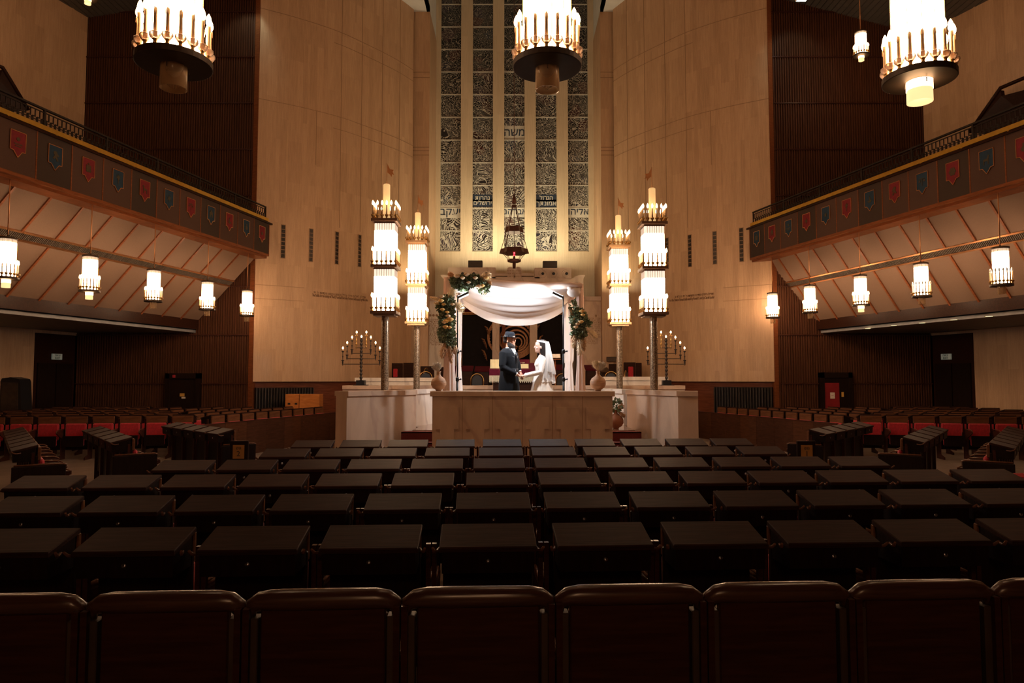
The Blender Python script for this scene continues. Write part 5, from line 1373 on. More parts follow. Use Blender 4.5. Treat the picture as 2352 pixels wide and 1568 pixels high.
# ================= seating =================
PT = .588
M['rail'] = wood('polished_rail_wood', (.045,.018,.012), (.075,.032,.021), .26, (2.5, 40, 40)); M['rail'].node_tree.nodes['Principled BSDF'].inputs['Specular IOR Level'].default_value = .5
M['arm'] = wood('polished_arm_wood', (.10,.045,.026), (.16,.075,.045), .25, (20,20,20))
M['metal_lock'] = mat('small_steel_lock', (.30,.32,.36), .3, 1, 0)
def seat_unit(name, label, desk=True, detailed=True):
    """faces +y; the desk for the row behind hangs on its back, towards -y"""
    r = thing(name, label, 'seat')
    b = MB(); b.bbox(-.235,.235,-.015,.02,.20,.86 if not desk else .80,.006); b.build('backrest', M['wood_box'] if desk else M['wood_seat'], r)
    if not desk:
        b = MB()
        pr = []
        H = .90; hw = .286; rad = .042
        path = [(-hw+.018,0,H-.105),(-hw+.010,0,H-.085),(-hw+.016,0,H-.062),(-hw+.045,0,H-.046),(-hw+.09,0,H-.042)] + [(x,0,H-.042) for x in (-.1,0,.1)] + [(hw-.09,0,H-.042),(hw-.045,0,H-.046),(hw-.016,0,H-.062),(hw-.010,0,H-.085),(hw-.018,0,H-.105)]
        b.tube(path, [.012,.022,.030,.036,.040,.041,.041,.041,.040,.036,.030,.022,.012], 14); b.build('top_rail', M['rail'], r)
        for sx in (-1,1):
            b = MB(); b.bbox(sx*.255-.015, sx*.255+.015, -.03,.03,.10,.80,.004); b.build('bracket', M['dark_metal'], r)
    else:
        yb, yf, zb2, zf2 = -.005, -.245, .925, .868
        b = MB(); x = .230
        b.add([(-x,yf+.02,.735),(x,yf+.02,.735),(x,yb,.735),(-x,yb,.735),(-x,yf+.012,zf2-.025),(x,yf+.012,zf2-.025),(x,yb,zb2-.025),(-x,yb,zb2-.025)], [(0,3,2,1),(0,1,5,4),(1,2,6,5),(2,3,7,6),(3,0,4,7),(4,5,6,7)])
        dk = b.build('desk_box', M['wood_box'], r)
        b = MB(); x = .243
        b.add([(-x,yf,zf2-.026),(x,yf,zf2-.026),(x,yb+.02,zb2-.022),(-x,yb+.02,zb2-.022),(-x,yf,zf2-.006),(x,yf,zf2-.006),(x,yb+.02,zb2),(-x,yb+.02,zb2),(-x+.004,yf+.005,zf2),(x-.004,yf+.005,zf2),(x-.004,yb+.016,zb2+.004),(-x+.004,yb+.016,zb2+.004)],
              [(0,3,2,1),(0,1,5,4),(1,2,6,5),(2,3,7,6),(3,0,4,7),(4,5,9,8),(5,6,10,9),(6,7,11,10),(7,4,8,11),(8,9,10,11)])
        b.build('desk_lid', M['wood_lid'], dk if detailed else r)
        if detailed:
            b = MB(); b.lathe([(.0,0),(.011,0),(.013,.004),(.013,.010)], 12, M=Matrix.Translation((0,yf+.016,.795)) @ Matrix.Rotation(PI/2, 4, 'X') @ Matrix.Rotation(PI, 4, 'X') @ Matrix.Translation((0,0,-.004))); b.build('lock', M['metal_lock'], dk)
    b = MB(); b.bbox(-.225,.225,.015,.085,.40,.755,.025); b.build('back_cushion', M['red'], r)
    b = MB(); b.bbox(-.235,.235,.01,.045,.745,.90 if desk else .80,.006); b.build('top_board', M['wood_red'] if False else M['board'], r)
    b = MB(); b.bbox(-.22,.22,.10,.165,.28,.49,.025); b.build('folding_seat', M['red'], r)
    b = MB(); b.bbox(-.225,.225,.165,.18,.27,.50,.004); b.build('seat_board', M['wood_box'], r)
    for sx in ((-1, 1) if detailed else (1,)):
        b = MB(); x = sx*.279
        sh = [(-.05,0),(.30,0),(.30,.05),(.12,.10),(.14,.45),(.34,.56),(.34,.60),(-.02,.62),(-.02,.84),(-.05,.84)]
        b.prism(sh, lambda u, v, d, x=x: (x+d, u, v), -.012, .012)
        sf = b.build('side_frame', M['wood_seat'], r)
        b = MB(); b.tube([(x,-.0,.632),(x,.15,.632),(x,.30,.625),(x,.345,.600),(x,.345,.56)], [.008,.010,.010,.009,.006], 8); b.build('armrest', M['arm'], sf if detailed else r)
    if desk:
        for sx in (-1, 1):
            b = MB(); b.tube([(sx*.246,-.15,.842),(sx*.256,-.195,.836),(sx*.270,-.225,.846),(sx*.276,-.245,.866)], [.007,.009,.009,.006], 6); b.build('book_stop', M['arm'], r)
            if not detailed: break
    return r
M['board'] = wood('seat_top_board', (.10,.040,.018), (.16,.066,.030), .4, (3, 20, 20))
def hide_none(): pass
rowY = [2.70, 3.69, 4.69, 5.69, 6.70, 7.75, 8.79]
rng = [(-3,4),(-4,5),(-5,6),(-6,7),(-5,6),(-4,5),(-4,5)]
RN = ['nearest','second-nearest','third-nearest','fourth-nearest','fifth-nearest','sixth-nearest','seventh-nearest']
pA = seat_unit('auditorium_seat', 'x', False, True); pB = seat_unit('auditorium_seat', 'x', True, True); pC = seat_unit('auditorium_seat', 'x', True, False)
used = {'A': 0, 'B': 0, 'C': 0}
def put(kind, loc, rz, label, group, sx=1.0):
    p = {'A': pA, 'B': pB, 'C': pC}[kind]
    if not used[kind]: used[kind] = 1; o = p
    else: o = copy_tree(p)
    o.location = loc; o.rotation_euler = (0,0,rz); o['label'] = label; o['group'] = group; o.scale = (sx, 1, 1)
    return o
rs = random.Random(7)
for k, (Y, (i0, i1)) in enumerate(zip(rowY, rng)):
    for i in range(i0, i1+1):
        x = -.13 + PT*i
        n = i - i0
        lab = ('dark seat back with rounded rail, %s from left in the %s central row' if k == 0 else 'dark seat with sloping desk lid, %s from left in the %s central row') % (ORD[n], RN[k])
        put('A' if k == 0 else 'B', (x, Y + .05*x, 0), .05 + rs.uniform(-.006,.006), lab, 'central block seats')
# side blocks
def side_block(sg, Ps, Pe, nm):
    """Ps far end, Pe near end of the low wooden partition"""
    Ps, Pe = Vector((*Ps, 0)), Vector((*Pe, 0)); L = (Pe-Ps).length; d = (Pe-Ps).normalized(); n = Vector((d.y, -d.x, 0))
    if n.x*sg < 0: n = -n
    r = thing('wooden_partition', 'low panelled wooden partition in front of the %s side seats' % nm, 'partition')
    m_ = 8
    for i in range(m_):
        b = MB(); a, c = Ps + d*L*i/m_, Ps + d*(L*(i+1)/m_ - .006)
        b.add([a[:], c[:], (c+n*.04)[:], (a+n*.04)[:]] + [(p + Vector((0,0,.745)))[:] for p in (a, c, c+n*.04, a+n*.04)], [(0,3,2,1),(4,5,6,7),(0,1,5,4),(1,2,6,5),(2,3,7,6),(3,0,4,7)])
        b.build('panel', M['part_a'] if i % 3 else M['part_b'], r)
    b = MB(); a, c = Ps - n*.01, Pe - n*.01
    b.add([(p + Vector((0,0,z)))[:] for z in (.745,.765) for p in (a, c, c+n*.07, a+n*.07)], [(0,3,2,1),(4,5,6,7),(0,1,5,4),(1,2,6,5),(2,3,7,6),(3,0,4,7)]); b.build('top_strip', M['wood_seat'], r)
    f = -n; rzA = math.atan2(-f.x, f.y); pt = L/11.2
    RW = ['front row','second row','third row','fourth row','fifth row','sixth row']
    ends = []
    for j in range(6):
        yend = 14.7 + .93*j; base = Ps + n*(.34 + .95*j); cnt = 0; last = None
        for i in range(14):
            p = base + d*pt*(i+.5)
            if p.y > 19.35 or p.y < yend: continue
            put('C', p, rzA, 'dark seat behind the low partition, %s from far end, %s, %s side block' % (ORD[cnt], RW[j], nm), '%s side block seats' % nm, pt/PT)
            cnt += 1; last = p
        ends.append(last if last is not None else base + d*.3)
    f2 = Vector((-sg*.17, -1, 0)).normalized(); rzB = math.atan2(-f2.x, f2.y); d2 = Vector((f2.y*-sg*-1, 0, 0)); 
    along_ = Vector((sg*abs(f2.y), -f2.x*0 + abs(f2.x)*-0.0, 0)); along_ = Vector((sg*.985, -.17*-1*-1, 0)).normalized()
    for j in range(6):
        y0 = 15.0 + .93*j; x0 = ends[j].x + sg*.75; cnt = 0
        for i in range(12):
            p = Vector((x0, y0, 0)) + along_*(.53*i)
            if abs(p.x) > .765*p.y + .2 or abs(p.x) > 13.0 - .2 + (20.5-p.y)*.2 : break
            if p.y > 19.9: break
            put('C', p, rzB, 'seat with red cushion, %s from the aisle corner, %s, %s side block' % (ORD[cnt], RW[j], nm), '%s side block seats' % nm, .53/PT)
            cnt += 1
M['part_a'] = wood('partition_wood', (.038,.014,.008), (.065,.026,.014), .45, (3,3,20)); M['part_b'] = wood('partition_wood_warm', (.055,.020,.010), (.085,.034,.016), .45, (3,3,20))
side_block(-1, (-4.85, 19.7), (-6.33, 14.0), 'left')
side_block(1, (5.40, 19.9), (6.85, 14.5), 'right')
# short diagonal benches either side of the central block
def bench(sg, near, far, cnt, nm, which, plate=None):
    a, c = Vector((*near, 0)), Vector((*far, 0)); d = (c-a).normalized(); f = Vector((d.y, -d.x, 0))
    if f.x*sg > 0: f = -f
    rz = math.atan2(-f.x, f.y); pt = (c-a).length/cnt
    for i in range(cnt):
        p = a + d*pt*(i+.5) + f*.2
        put('B', p, rz, 'dark seat with desk lid, %s diagonal bench on the %s, %s from near end' % (which, nm, ORD[i]), '%s diagonal bench seats' % nm, pt/PT)
    e = thing('bench_end_panel', 'dark wooden end panel of the %s diagonal bench on the %s' % (which, nm), 'panel', a + f*.2 - d*.12, rz)
    b = MB(); b.bbox(-.02,.02,-.24,.28,0,.70,.006); b.build('panel_board', M['wood_box'], e)
    b = MB(); b.tube([(0,-.22,.712),(0,.10,.712),(0,.25,.708),(0,.29,.69)], .012, 8); b.build('armrest', M['arm'], e)
    if plate:
        q = a - d*.36 + f*.12
        s = thing('number_plate', 'small yellow block number plate %s on the %s bench end' % (plate, nm), 'sign', (q.x, q.y-.02, .62), 0)
        hw = .085
        b = MB(); b.bbox(-hw-.05,hw+.05,.006,.05,-.62,.16,.004); b.build('post_board', M['wood_box'], s)
        b = MB(); b.box(-hw,hw,-.002,.006,-.10,.10); b.build('plate', M['plate_y'], s)
        text('plate_writing', heb('גוש'), .06, (0,-.004,.055), (PI/2,0,0), M['ink_dark'], s, .001); text('plate_writing', plate, .11, (0,-.004,-.03), (PI/2,0,0), M['ink_dark'], s, .001)
M['plate_y'] = mat('yellow_number_plate', (.32,.15,.035), .5, 0, .1); M['ink_dark'] = mat('dark_lettering', (.03,.02,.015), .6, 0, 0)
bench(-1, (-4.40,10.4), (-6.2,12.2), 5, 'left', 'first', '2'); bench(-1, (-5.2,9.0), (-6.97,11.2), 5, 'left', 'second'); bench(-1, (-5.7,7.9), (-8.1,11.0), 7, 'left', 'third')
bench(1, (4.70,10.4), (6.5,12.4), 5, 'right', 'first', '1'); bench(1, (5.35,9.0), (7.2,11.4), 5, 'right', 'second'); bench(1, (5.95,8.2), (8.35,11.2), 7, 'right', 'third')
# single red seat at the right edge
r = thing('upholstered_chair', 'lone chair with a rounded red back at the right edge beside the benches', 'chair', W(2352, 1075, 7.25), .2); r.location.z = 0
b = MB(); b.bbox(-.24,.24,.16,.24,.45,.68,.035); b.build('backrest', M['red'], r)
b = MB(); b.bbox(-.24,.24,-.22,.2,.36,.45,.035); b.build('seat', M['red'], r)
for x in (-.2,.2):
    for y in (-.18,.18):
        b = MB(); b.tube([(x,y,0),(x,y,.40)], .014, 6); b.build('leg', M['black'], r)

# ================= things along the walls =================
def exit_sign(label, px, py, sx_, nm):
    # fixed to the wooden bay above the corner doors
    base, t, sg = (Vector((XL_out, YS, 0)), tL, -1) if nm == 'left' else (Vector((XR_out, YS, 0)), tR, 1)
    best = min((abs((base + t*u).x/(base + t*u).y*F*.998 + 1176 - px), u) for u in [i*.01 for i in range(150)])[1]
    p = base + t*best; z = W(px, py, p.y).z
    rz = math.atan2(t.y, t.x) + (PI if sg < 0 else 0)
    r = thing('exit_sign', label, 'sign', (p.x - sg*.0, p.y, z), 0)
    q = math.atan2(-t.y, -t.x) if sg < 0 else math.atan2(t.y, t.x)
    r.rotation_euler = (0,0,q + 0)
    r.rotation_euler = (0,0, (math.atan2(t.y, t.x) + PI) if sg < 0 else math.atan2(t.y, t.x))
    # local: x along the wall, -y towards the hall
    flip = 1
    b = MB(); b.bbox(-.165,.165,-.03,.02,-.085,.085,.006); b.build('sign_box', M['sign_w'], r)
    text('exit_writing', 'EXIT', .085, (0,-.033,-.040), (PI/2,0,0), M['ink_green'], r, .001, bold=.002); text('exit_writing', heb('יציאה'), .085, (0,-.033,.040), (PI/2,0,0), M['ink_green'], r, .001, bold=.002)
M['sign_w'] = mat('exit_sign_white', (.42,.42,.36), .4, 0, 0, emit=(.9,1,.8), es=.05); M['ink_green'] = mat('dark_green_lettering', (.01,.05,.03), .5, 0, 0)
exit_sign('small white and green exit sign above the dark door at far left', 132, 819, 1, 'left')
exit_sign('small white and green exit sign above the dark door at far right', 2172, 819, 1, 'right')
# doors in the fluted walls
for nm, pa, pb, pt in (('left', 388, 466, 857), ('right', 1877, 1950, 855)):
    x0, x1 = X_(pa,YS), X_(pb,YS); z1 = Z_(pt, YS)
    r = struct(bpy.data.objects.new('door_3' if nm == 'left' else 'door_4', None)); COL.objects.link(r)
    b = MB(); b.box(x0, x0+.12, YS-.14, YS+.05, 0, z1); b.box(x1-.12, x1, YS-.14, YS+.05, 0, z1); b.box(x0, x1, YS-.14, YS+.05, z1-.16, z1); b.build('door_frame', M['wood_box'], r)
    if nm == 'left':
        b = MB(); b.box(x0+.12, x1-.12, YS-.08, YS, 0, z1-.16); b.build('door_leaf', M['wood_box'], r)
    else:
        xm = X_(1921, YS)
        b = MB(); b.box(x0+.12, xm, YS-.08, YS, 0, Z_(879,YS)); b.build('red_door_leaf', M['red_door'], r) if False else b.build('door_leaf', mat('red_painted_door', (.22,.006,.010), .5, 0, .1), r)
        b = MB(); b.box(xm, x1-.12, YS-.08, YS, 0, z1-.16); b.box(x0+.12, xm, YS-.08, YS, Z_(879,YS), z1-.16); b.build('door_side_panel', M['wood_box'], r)
def paper_(label, name, px0, px1, py0, py1, m, Y=YS-.09, txt=None, tm=None):
    a, c = W(px0, py1, Y), W(px1, py0, Y); r = thing(name, label, 'notice', ((a.x+c.x)/2, Y, (a.z+c.z)/2)); w_, h_ = (c.x-a.x)/2, (c.z-a.z)/2
    b = MB(); b.box(-w_, w_, -.006, .0, -h_, h_); b.build('sheet', M[m], r)
    for i, s in enumerate(txt or []): text('notice_writing', s, h_*1.6/len(txt), (0,-.008, h_*(1-(2*i+1)/len(txt))), (PI/2,0,0), M[tm], r, .0005, squash=.7)
M['yellow'] = mat('yellow_notice_paper', (.50,.27,.045), .7, 0, .1); M['red_ink'] = mat('red_print', (.45,.02,.03), .6, 0, 0)
paper_('orange-yellow notice on the dark door in the left fluted wall', 'door_notice', 413, 424, 903, 910, 'yellow', YS-.10)
paper_('small pale notice just below the yellow one on the left dark door', 'door_notice', 417, 426, 911, 915, 'paper_white', YS-.10)
paper_('yellow paper at the top corner of the red door', 'door_notice', 1886, 1894, 881, 893, 'yellow', YS-.10)
paper_('white notice with red print on the red door', 'door_notice', 1907, 1917, 901, 915, 'paper_white', YS-.10, ['- - -','OUT','- - -'], 'red_ink')
paper_('small yellow paper on the dark panel right of the red door', 'door_notice', 1933, 1938, 900, 911, 'yellow', YS-.10)
p = W(399, 864, YS-.16); r = thing('fire_alarm', 'small red alarm box at the top corner of the left dark door', 'alarm', p)
b = MB(); b.bbox(-.04,.04,-.0,.03,-.04,.04,.006); b.build('case', M['red'], r)
# radiators in the wooden dado
for nm, Q, pa, pb, ya in (('left', QL, 598, 728, 890), ('right', QR, 1632, 1762, 888)):
    pa_, da = on_curve(Q, pa); pb_, db = on_curve(Q, pb)
    n = Vector((da.y, -da.x, 0)); n = -n if n.y > 0 else n
    r = thing('radiator_grille', 'black vertical-bar radiator grille in the wooden dado under the %s stone wall' % nm, 'grille')
    d = (pb_-pa_); L = d.length; d.normalize(); n = Vector((d.y,-d.x,0)); n = -n if n.y > 0 else n
    zt2 = W(pa, ya, pa_.y).z
    base = pa_ + n*.02
    b = MB()
    def frr(u, v, e): return (base + d*u + n*e + Vector((0,0,v)))[:]
    b.prism([(0,.3),(L,.3),(L,zt2),(0,zt2)], frr, -.2, -.06); b.build('back_panel', M['black_void'], r)
    b = MB(); k = 0
    while k*.085 < L: 
        u = k*.085; b.prism([(u,.3),(u+.030,.3),(u+.030,zt2-.02),(u,zt2-.02)], frr, -.06, .02); k += 1
    b.build('bars', M['iron'], r)
# orange wooden boxes, loudspeaker
Yo = 19.95
for lab, a, c, py0, m in (('light orange wooden cabinet beyond the left seats, its left half', 658, 690, 905, 'wood_orange'), ('light orange wooden cabinet beyond the left seats, its right half', 690.5, 737, 905, 'wood_orange')):
    r = thing('wooden_cabinet', lab, 'cabinet'); x0, x1 = X_(a,Yo), X_(c,Yo)
    b = MB(); b.bbox(x0, x1-.01, Yo, Yo+.4, 0, Z_(py0,Yo), .008); b.build('cabinet_body', M[m], r)
    if a < 670:
        for px in (664, 680): b = MB(); b.box(X_(px,Yo), X_(px+6,Yo), Yo-.004, Yo+.01, Z_(929,Yo), Z_(925,Yo)); b.build('hand_slot', M['black'], r)
p = W(38, 930, 15.2)
r = thing('loudspeaker_column', 'tall dark loudspeaker with a rounded top against the stone at far left', 'speaker', (W(36,900,17.6).x, 17.6, 0), .0)
b = MB(); hw = .25; zt3 = Z_(866, 17.6) if False else W(36, 866, 17.6).z
sh = [(-hw,0),(hw+.12,0),(hw,zt3-.12),(hw-.03,zt3-.05),(.0,zt3),(-hw+.03,zt3-.03),(-hw,zt3-.10)]
b.prism(sh, lambda u, v, d: (u, d, v), -.2, .2); b.build('cabinet', M['black'], r)
b = MB(); sh2 = [(-hw+.03,.4),(hw-.0,.4),(hw-.05,zt3-.14),(-hw+.04,zt3-.13)]; b.prism(sh2, lambda u, v, d: (u, d, v), -.215, -.2); b.build('front_grille', M['dark_metal'], r)
# dedication lettering carved along the curved walls
def curve_text(Q, s, px0, px1, py0, py1, size_px, name, label, rtl=False):
    r = thing(name, label, 'inscription')
    n = len(s)
    # measure advance widths once for natural spacing
    wts = [{'i':.5,'l':.5,'.':.4,' ':.55,'f':.6,'t':.6,'r':.65,'I':.5,'j':.5,'m':1.4,'w':1.25,'T':1.0,'S':1.0,'D':1.1,'C':1.05,'R':1.05,'F':1.0,'ו':.55,'י':.5,'ן':.55,'"':.6}.get(ch, .95) for ch in s]
    tot = sum(wts); acc = 0
    for ch, w_ in zip(s, wts):
        t = (acc + w_/2)/tot; acc += w_
        if ch == ' ': continue
        px = px0 + (px1-px0)*t; py = py0 + (py1-py0)*t
        p, d = on_curve(Q, px); z = W(px, py, p.y).z; nn = Vector((d.y,-d.x,0)); nn = -nn if nn.y > 0 else nn
        if d.x < 0: d = -d
        o = text('letter', ch, size_px*p.y/F*1.15, (p.x + nn.x*.004, p.y + nn.y*.004, z), (PI/2, 0, math.atan2(d.y, d.x)), M['groove_txt'], r, .003, squash=.62)
curve_text(QL, heb(INS['lh']), 724, 843, 671, 683, 6.5, 'wall_inscription', 'line of Hebrew letters on the left curved stone wall')
curve_text(QL, INS['le'], 722, 848, 677.5, 689.5, 7.5, 'wall_inscription', 'line of English letters on the left curved stone wall under the Hebrew line')
curve_text(QR, heb(INS['rh']), 1546, 1635, 682, 674, 6.5, 'wall_inscription', 'line of Hebrew letters on the right curved stone wall')
curve_text(QR, INS['re'], 1534, 1636, 690, 682, 7.5, 'wall_inscription', 'line of English letters on the right curved stone wall under the Hebrew line')
# ================= bride and groom =================
M['skin_m'] = mat('warm_skin', (.50,.235,.15), .5, 0, .08, (12,12,12))
M['skin_f'] = mat('fair_skin', (.62,.36,.27), .5, 0, .05, (12,12,12))
M['suit'] = mat('black_wool', (.004,.0045,.0065), .85, 0, .3, (60,60,60), spec=.2)
M['satin'] = mat('black_satin', (.020,.022,.028), .35, 0, 0)
M['felt'] = mat('black_felt', (.006,.007,.011), .85, 0, .2, (40,40,40), spec=.25)
M['beard'] = mat('dark_brown_beard', (.018,.011,.008), .8, 0, .5, (90,90,90), bump=.6)
M['hair'] = mat('dark_brown_hair', (.016,.010,.009), .42, 0, .5, (90,90,8))
M['shirt'] = mat('white_shirt', (.82,.78,.75), .7, 0, .03)
M['dress'] = mat('ivory_dress', (.84,.74,.63), .75, 0, .06, (18,18,18), sheen=.2)
M['lace'] = mat('ivory_lace', (.86,.79,.72), .8, 0, .12, (70,70,70), bump=.4)
def veil_mat():
    m, nt, b = new_mat('sheer_veil')
    b.inputs['Base Color'].default_value = (.85,.80,.76,1); b.inputs['Roughness'].default_value = .8
    tr = nt.nodes.new('ShaderNodeBsdfTransparent'); mx = nt.nodes.new('ShaderNodeMixShader')
    lw = N(nt, 'ShaderNodeLayerWeight', Blend=.4); mm = N(nt, 'ShaderNodeMath', operation='MULTIPLY_ADD'); mm.inputs[1].default_value = .5; mm.inputs[2].default_value = .50
    nt.links.new(lw.outputs['Facing'], mm.inputs[0]); nt.links.new(mm.outputs[0], mx.inputs[0])
    nt.links.new(tr.outputs[0], mx.inputs[1]); nt.links.new(b.outputs[0], mx.inputs[2]); nt.links.new(mx.outputs[0], nt.nodes['Material Output'].inputs[0])
    return m
M['veil'] = veil_mat()
def remesh(o, vox, smooth=2):
    md = o.modifiers.new('fuse', 'REMESH'); md.mode = 'VOXEL'; md.voxel_size = vox; md.use_smooth_shade = True
    if smooth:
        sm = o.modifiers.new('soft', 'SMOOTH'); sm.iterations = smooth; sm.factor = .5
def ell(c, rx, ry, z, n=20, p=1.0):
    r = []
    for i in range(n):
        a = 2*PI*i/n; co, si = math.cos(a), math.sin(a)
        r.append((c[0] + rx*math.copysign(abs(co)**p, co), c[1] + ry*math.copysign(abs(si)**p, si), z))
    return r
def head_mb(b, o, s=1.0, fem=False):
    """head looking along +x; o = point of the chin's underside centre"""
    R_ = [(-.002,.035,.030,.028),(.012,.032,.050,.044),(.035,.020,.070,.055),(.065,.010,.084,.063),(.095,.004,.093,.070),(.125,0,.097,.074),(.155,-.003,.100,.077),(.19,-.006,.095,.073),(.215,-.008,.075,.058),(.232,-.008,.045,.035),(.239,-.008,.012,.010)]
    b.loft([ell((o[0]+cx_*s, o[1]), rx*s, ry*s*(.96 if fem else 1), o[2]+z*s) for (z, cx_, rx, ry) in R_])
    def S(dx, dy, dz, r, q): b.sphere((o[0]+dx*s, o[1]+dy*s, o[2]+dz*s), r*s, 12, 8, sc3=q)
    b.loft([ell((o[0]+.088*s, o[1]), .012*s, .009*s, o[2]+.142*s, 10), ell((o[0]+.098*s, o[1]), .014*s, .011*s, o[2]+.118*s, 10), ell((o[0]+.106*s, o[1]), .019*s, .015*s, o[2]+.098*s, 10), ell((o[0]+.096*s, o[1]), .014*s, .013*s, o[2]+.088*s, 10)])
    S(.085, 0, .072, .012, (1.0,1.8,.7)); S(.083, 0, .060, .012, (1.0,1.6,.8))         # lips
    S(.076, 0, .020, .020, (1,1.1,.9))                                             # chin
    for sy in (-1, 1):
        S(.082, sy*.030, .138, .013, (.8,1.7,.6))                                      # brow
        S(.062, sy*.038, .088, .026, (1,.8,.9))                                        # cheek
        b.loft([ell((o[0]-.005*s, o[1]+sy*.078*s), .018*s, .008*s, o[2]+(.075+.05*k/4)*s, 10) for k in range(5)])   # ear
    return b
def face_bits(root, o, s, lip, browcol):
    for sy in (-1, 1):
        b = MB(); b.sphere((o[0]+.083*s, o[1]+sy*.031*s, o[2]+.118*s), .0125*s, 10, 7, sc3=(.8,1.1,.75)); e = b.build('eye', M['shirt'], root)
        b = MB(); b.sphere((o[0]+.0925*s, o[1]+sy*.031*s, o[2]+.118*s), .0055*s, 8, 6, sc3=(.5,1,1)); b.build('iris', M['hair'], e)
        b = MB(); b.tube([(o[0]+.093*s, o[1]+sy*.016*s, o[2]+.150*s), (o[0]+.091*s, o[1]+sy*.032*s, o[2]+.153*s), (o[0]+.080*s, o[1]+sy*.050*s, o[2]+.147*s)], [.002*s,.003*s,.002*s] if lip else [.003*s,.004*s,.002*s], 6); b.build('eyebrow', M[browcol], root)
def hand_mb(b, wrist, d, nrm, s=1.0, curl=.8, thumb=1):
    """wrist: joint, d: pointing direction, nrm: back-of-hand normal; five separate fingers curled towards the palm"""
    wrist, d, nrm = Vector(wrist), Vector(d).normalized(), Vector(nrm).normalized()
    nrm = (nrm - d*nrm.dot(d)).normalized(); sd = d.cross(nrm).normalized()*thumb
    rings = []
    for t, w_, h_ in ((-.03,.026,.021),(0,.028,.020),(.03,.038,.017),(.06,.042,.015),(.085,.040,.012)):
        c = wrist + d*t*s; rings.append([(c + sd*w_*s*math.cos(2*PI*i/14) + nrm*h_*s*math.sin(2*PI*i/14))[:] for i in range(14)])
    b.loft(rings)
    for k, (L, off) in enumerate(((.068,.030),(.078,.010),(.072,-.010),(.056,-.029))):
        p = wrist + d*.080*s + sd*off*s; dirn = d.copy(); P = [(p - d*.02*s)[:], p[:]]; a = 0
        for q, seg in enumerate((.45,.32,.23)):
            a += curl*(.55 + .1*k); dirn = (d*math.cos(a) - nrm*math.sin(a)).normalized(); p = p + dirn*L*s*seg; P.append(p[:])
        b.tube(P, [.0095*s,.0092*s,.0088*s,.0078*s,.0062*s], 10)
    p = wrist + d*.022*s + sd*.026*s; t1 = (d*.6 + sd*.75 - nrm*.35).normalized(); p2 = p + t1*.036*s; t2 = (d*.95 + sd*.1 - nrm*.35).normalized(); p3 = p2 + t2*.030*s
    b.tube([(p - t1*.012*s)[:], p[:], p2[:], p3[:]], [.014*s,.0125*s,.0105*s,.0080*s], 10)
    return b
def world_to(loc, rz, p):
    return Matrix.Rotation(-rz, 3, 'Z') @ (Vector(p) - Vector(loc))
# meeting points of the two pairs of hands
HN = Vector((.150, 12.20, ZPF+.955)); HF = Vector((.175, 12.46, ZPF+.97))
# ---- groom
gl, grz = (-.060, 12.36, ZPF), -.58
g = thing('person', 'bearded man in black hat and long black coat, holding hands with the bride', 'person', gl, grz)
wn_ = world_to(gl, grz, HN); wf_ = world_to(gl, grz, HF)
b = MB(); co = (.035, 0, 1.485); 
head_mb(b, co, 1.0)
b.loft([ell((-.012,0),.062,.060,1.40), ell((-.005,0),.056,.055,1.45), ell((.008,0),.056,.054,1.50), ell((.015,0),.055,.055,1.56)])
b.loft([ell((0,0),.09,.12,.86), ell((0,0),.11,.16,1.0), ell((0,0),.115,.17,1.25), ell((0,0),.10,.18,1.38), ell((-.01,0),.06,.08,1.43)])
for sy in (-1,1):
    b.tube([(0,sy*.09,.88),(.0,sy*.10,.48),(-.01,sy*.10,.08)], [.085,.058,.045], 12); b.loft([ell((.05,sy*.10),.12,.045,.02), ell((.04,sy*.10),.10,.042,.06), ell((-.01,sy*.10),.045,.042,.11)])
shN, shF = Vector((0,-.175,1.37)), Vector((0,.175,1.37))
for sh, w3, elb in ((shN, wn_, Vector((.02,-.245,1.10))), (shF, wf_, Vector((.06,.215,1.10)))):
    dirh = (w3 - elb).normalized(); wr = w3 - dirh*.06
    b.tube([sh[:], elb[:], wr[:]], [.052,.042,.028], 12)
    nn = Vector((0,0,1)) if sh.y < 0 else Vector((0,0,1))
    hand_mb(b, wr, dirh, nn, 1.0, .75, 1 if sh.y < 0 else -1)
body = b.build('body', M['skin_m'], g); remesh(body, .006, 2)
face_bits(g, co, 1.0, None, 'beard')
# beard
b = MB(); b.loft([ell((.085,0),.018,.016,1.405,14), ell((.082,0),.038,.036,1.425,14), ell((.072,0),.056,.056,1.455,14), ell((.062,0),.070,.070,1.49,14), ell((.050,0),.070,.076,1.525,14), ell((.046,0),.060,.075,1.545,14), ell((.012,0),.040,.080,1.585,14)])
b.sphere((.118,0,1.565), .014, 10, 6, sc3=(1,2.0,.55))
bd = b.build('beard', M['beard'], g); remesh(bd, .007, 1)
b = MB(); b.loft([ell((-.035,0),.062,.068,1.555), ell((-.030,0),.074,.076,1.59), ell((-.02,0),.086,.081,1.64), ell((-.01,0),.09,.083,1.68)]); b.build('hair', M['hair'], g)
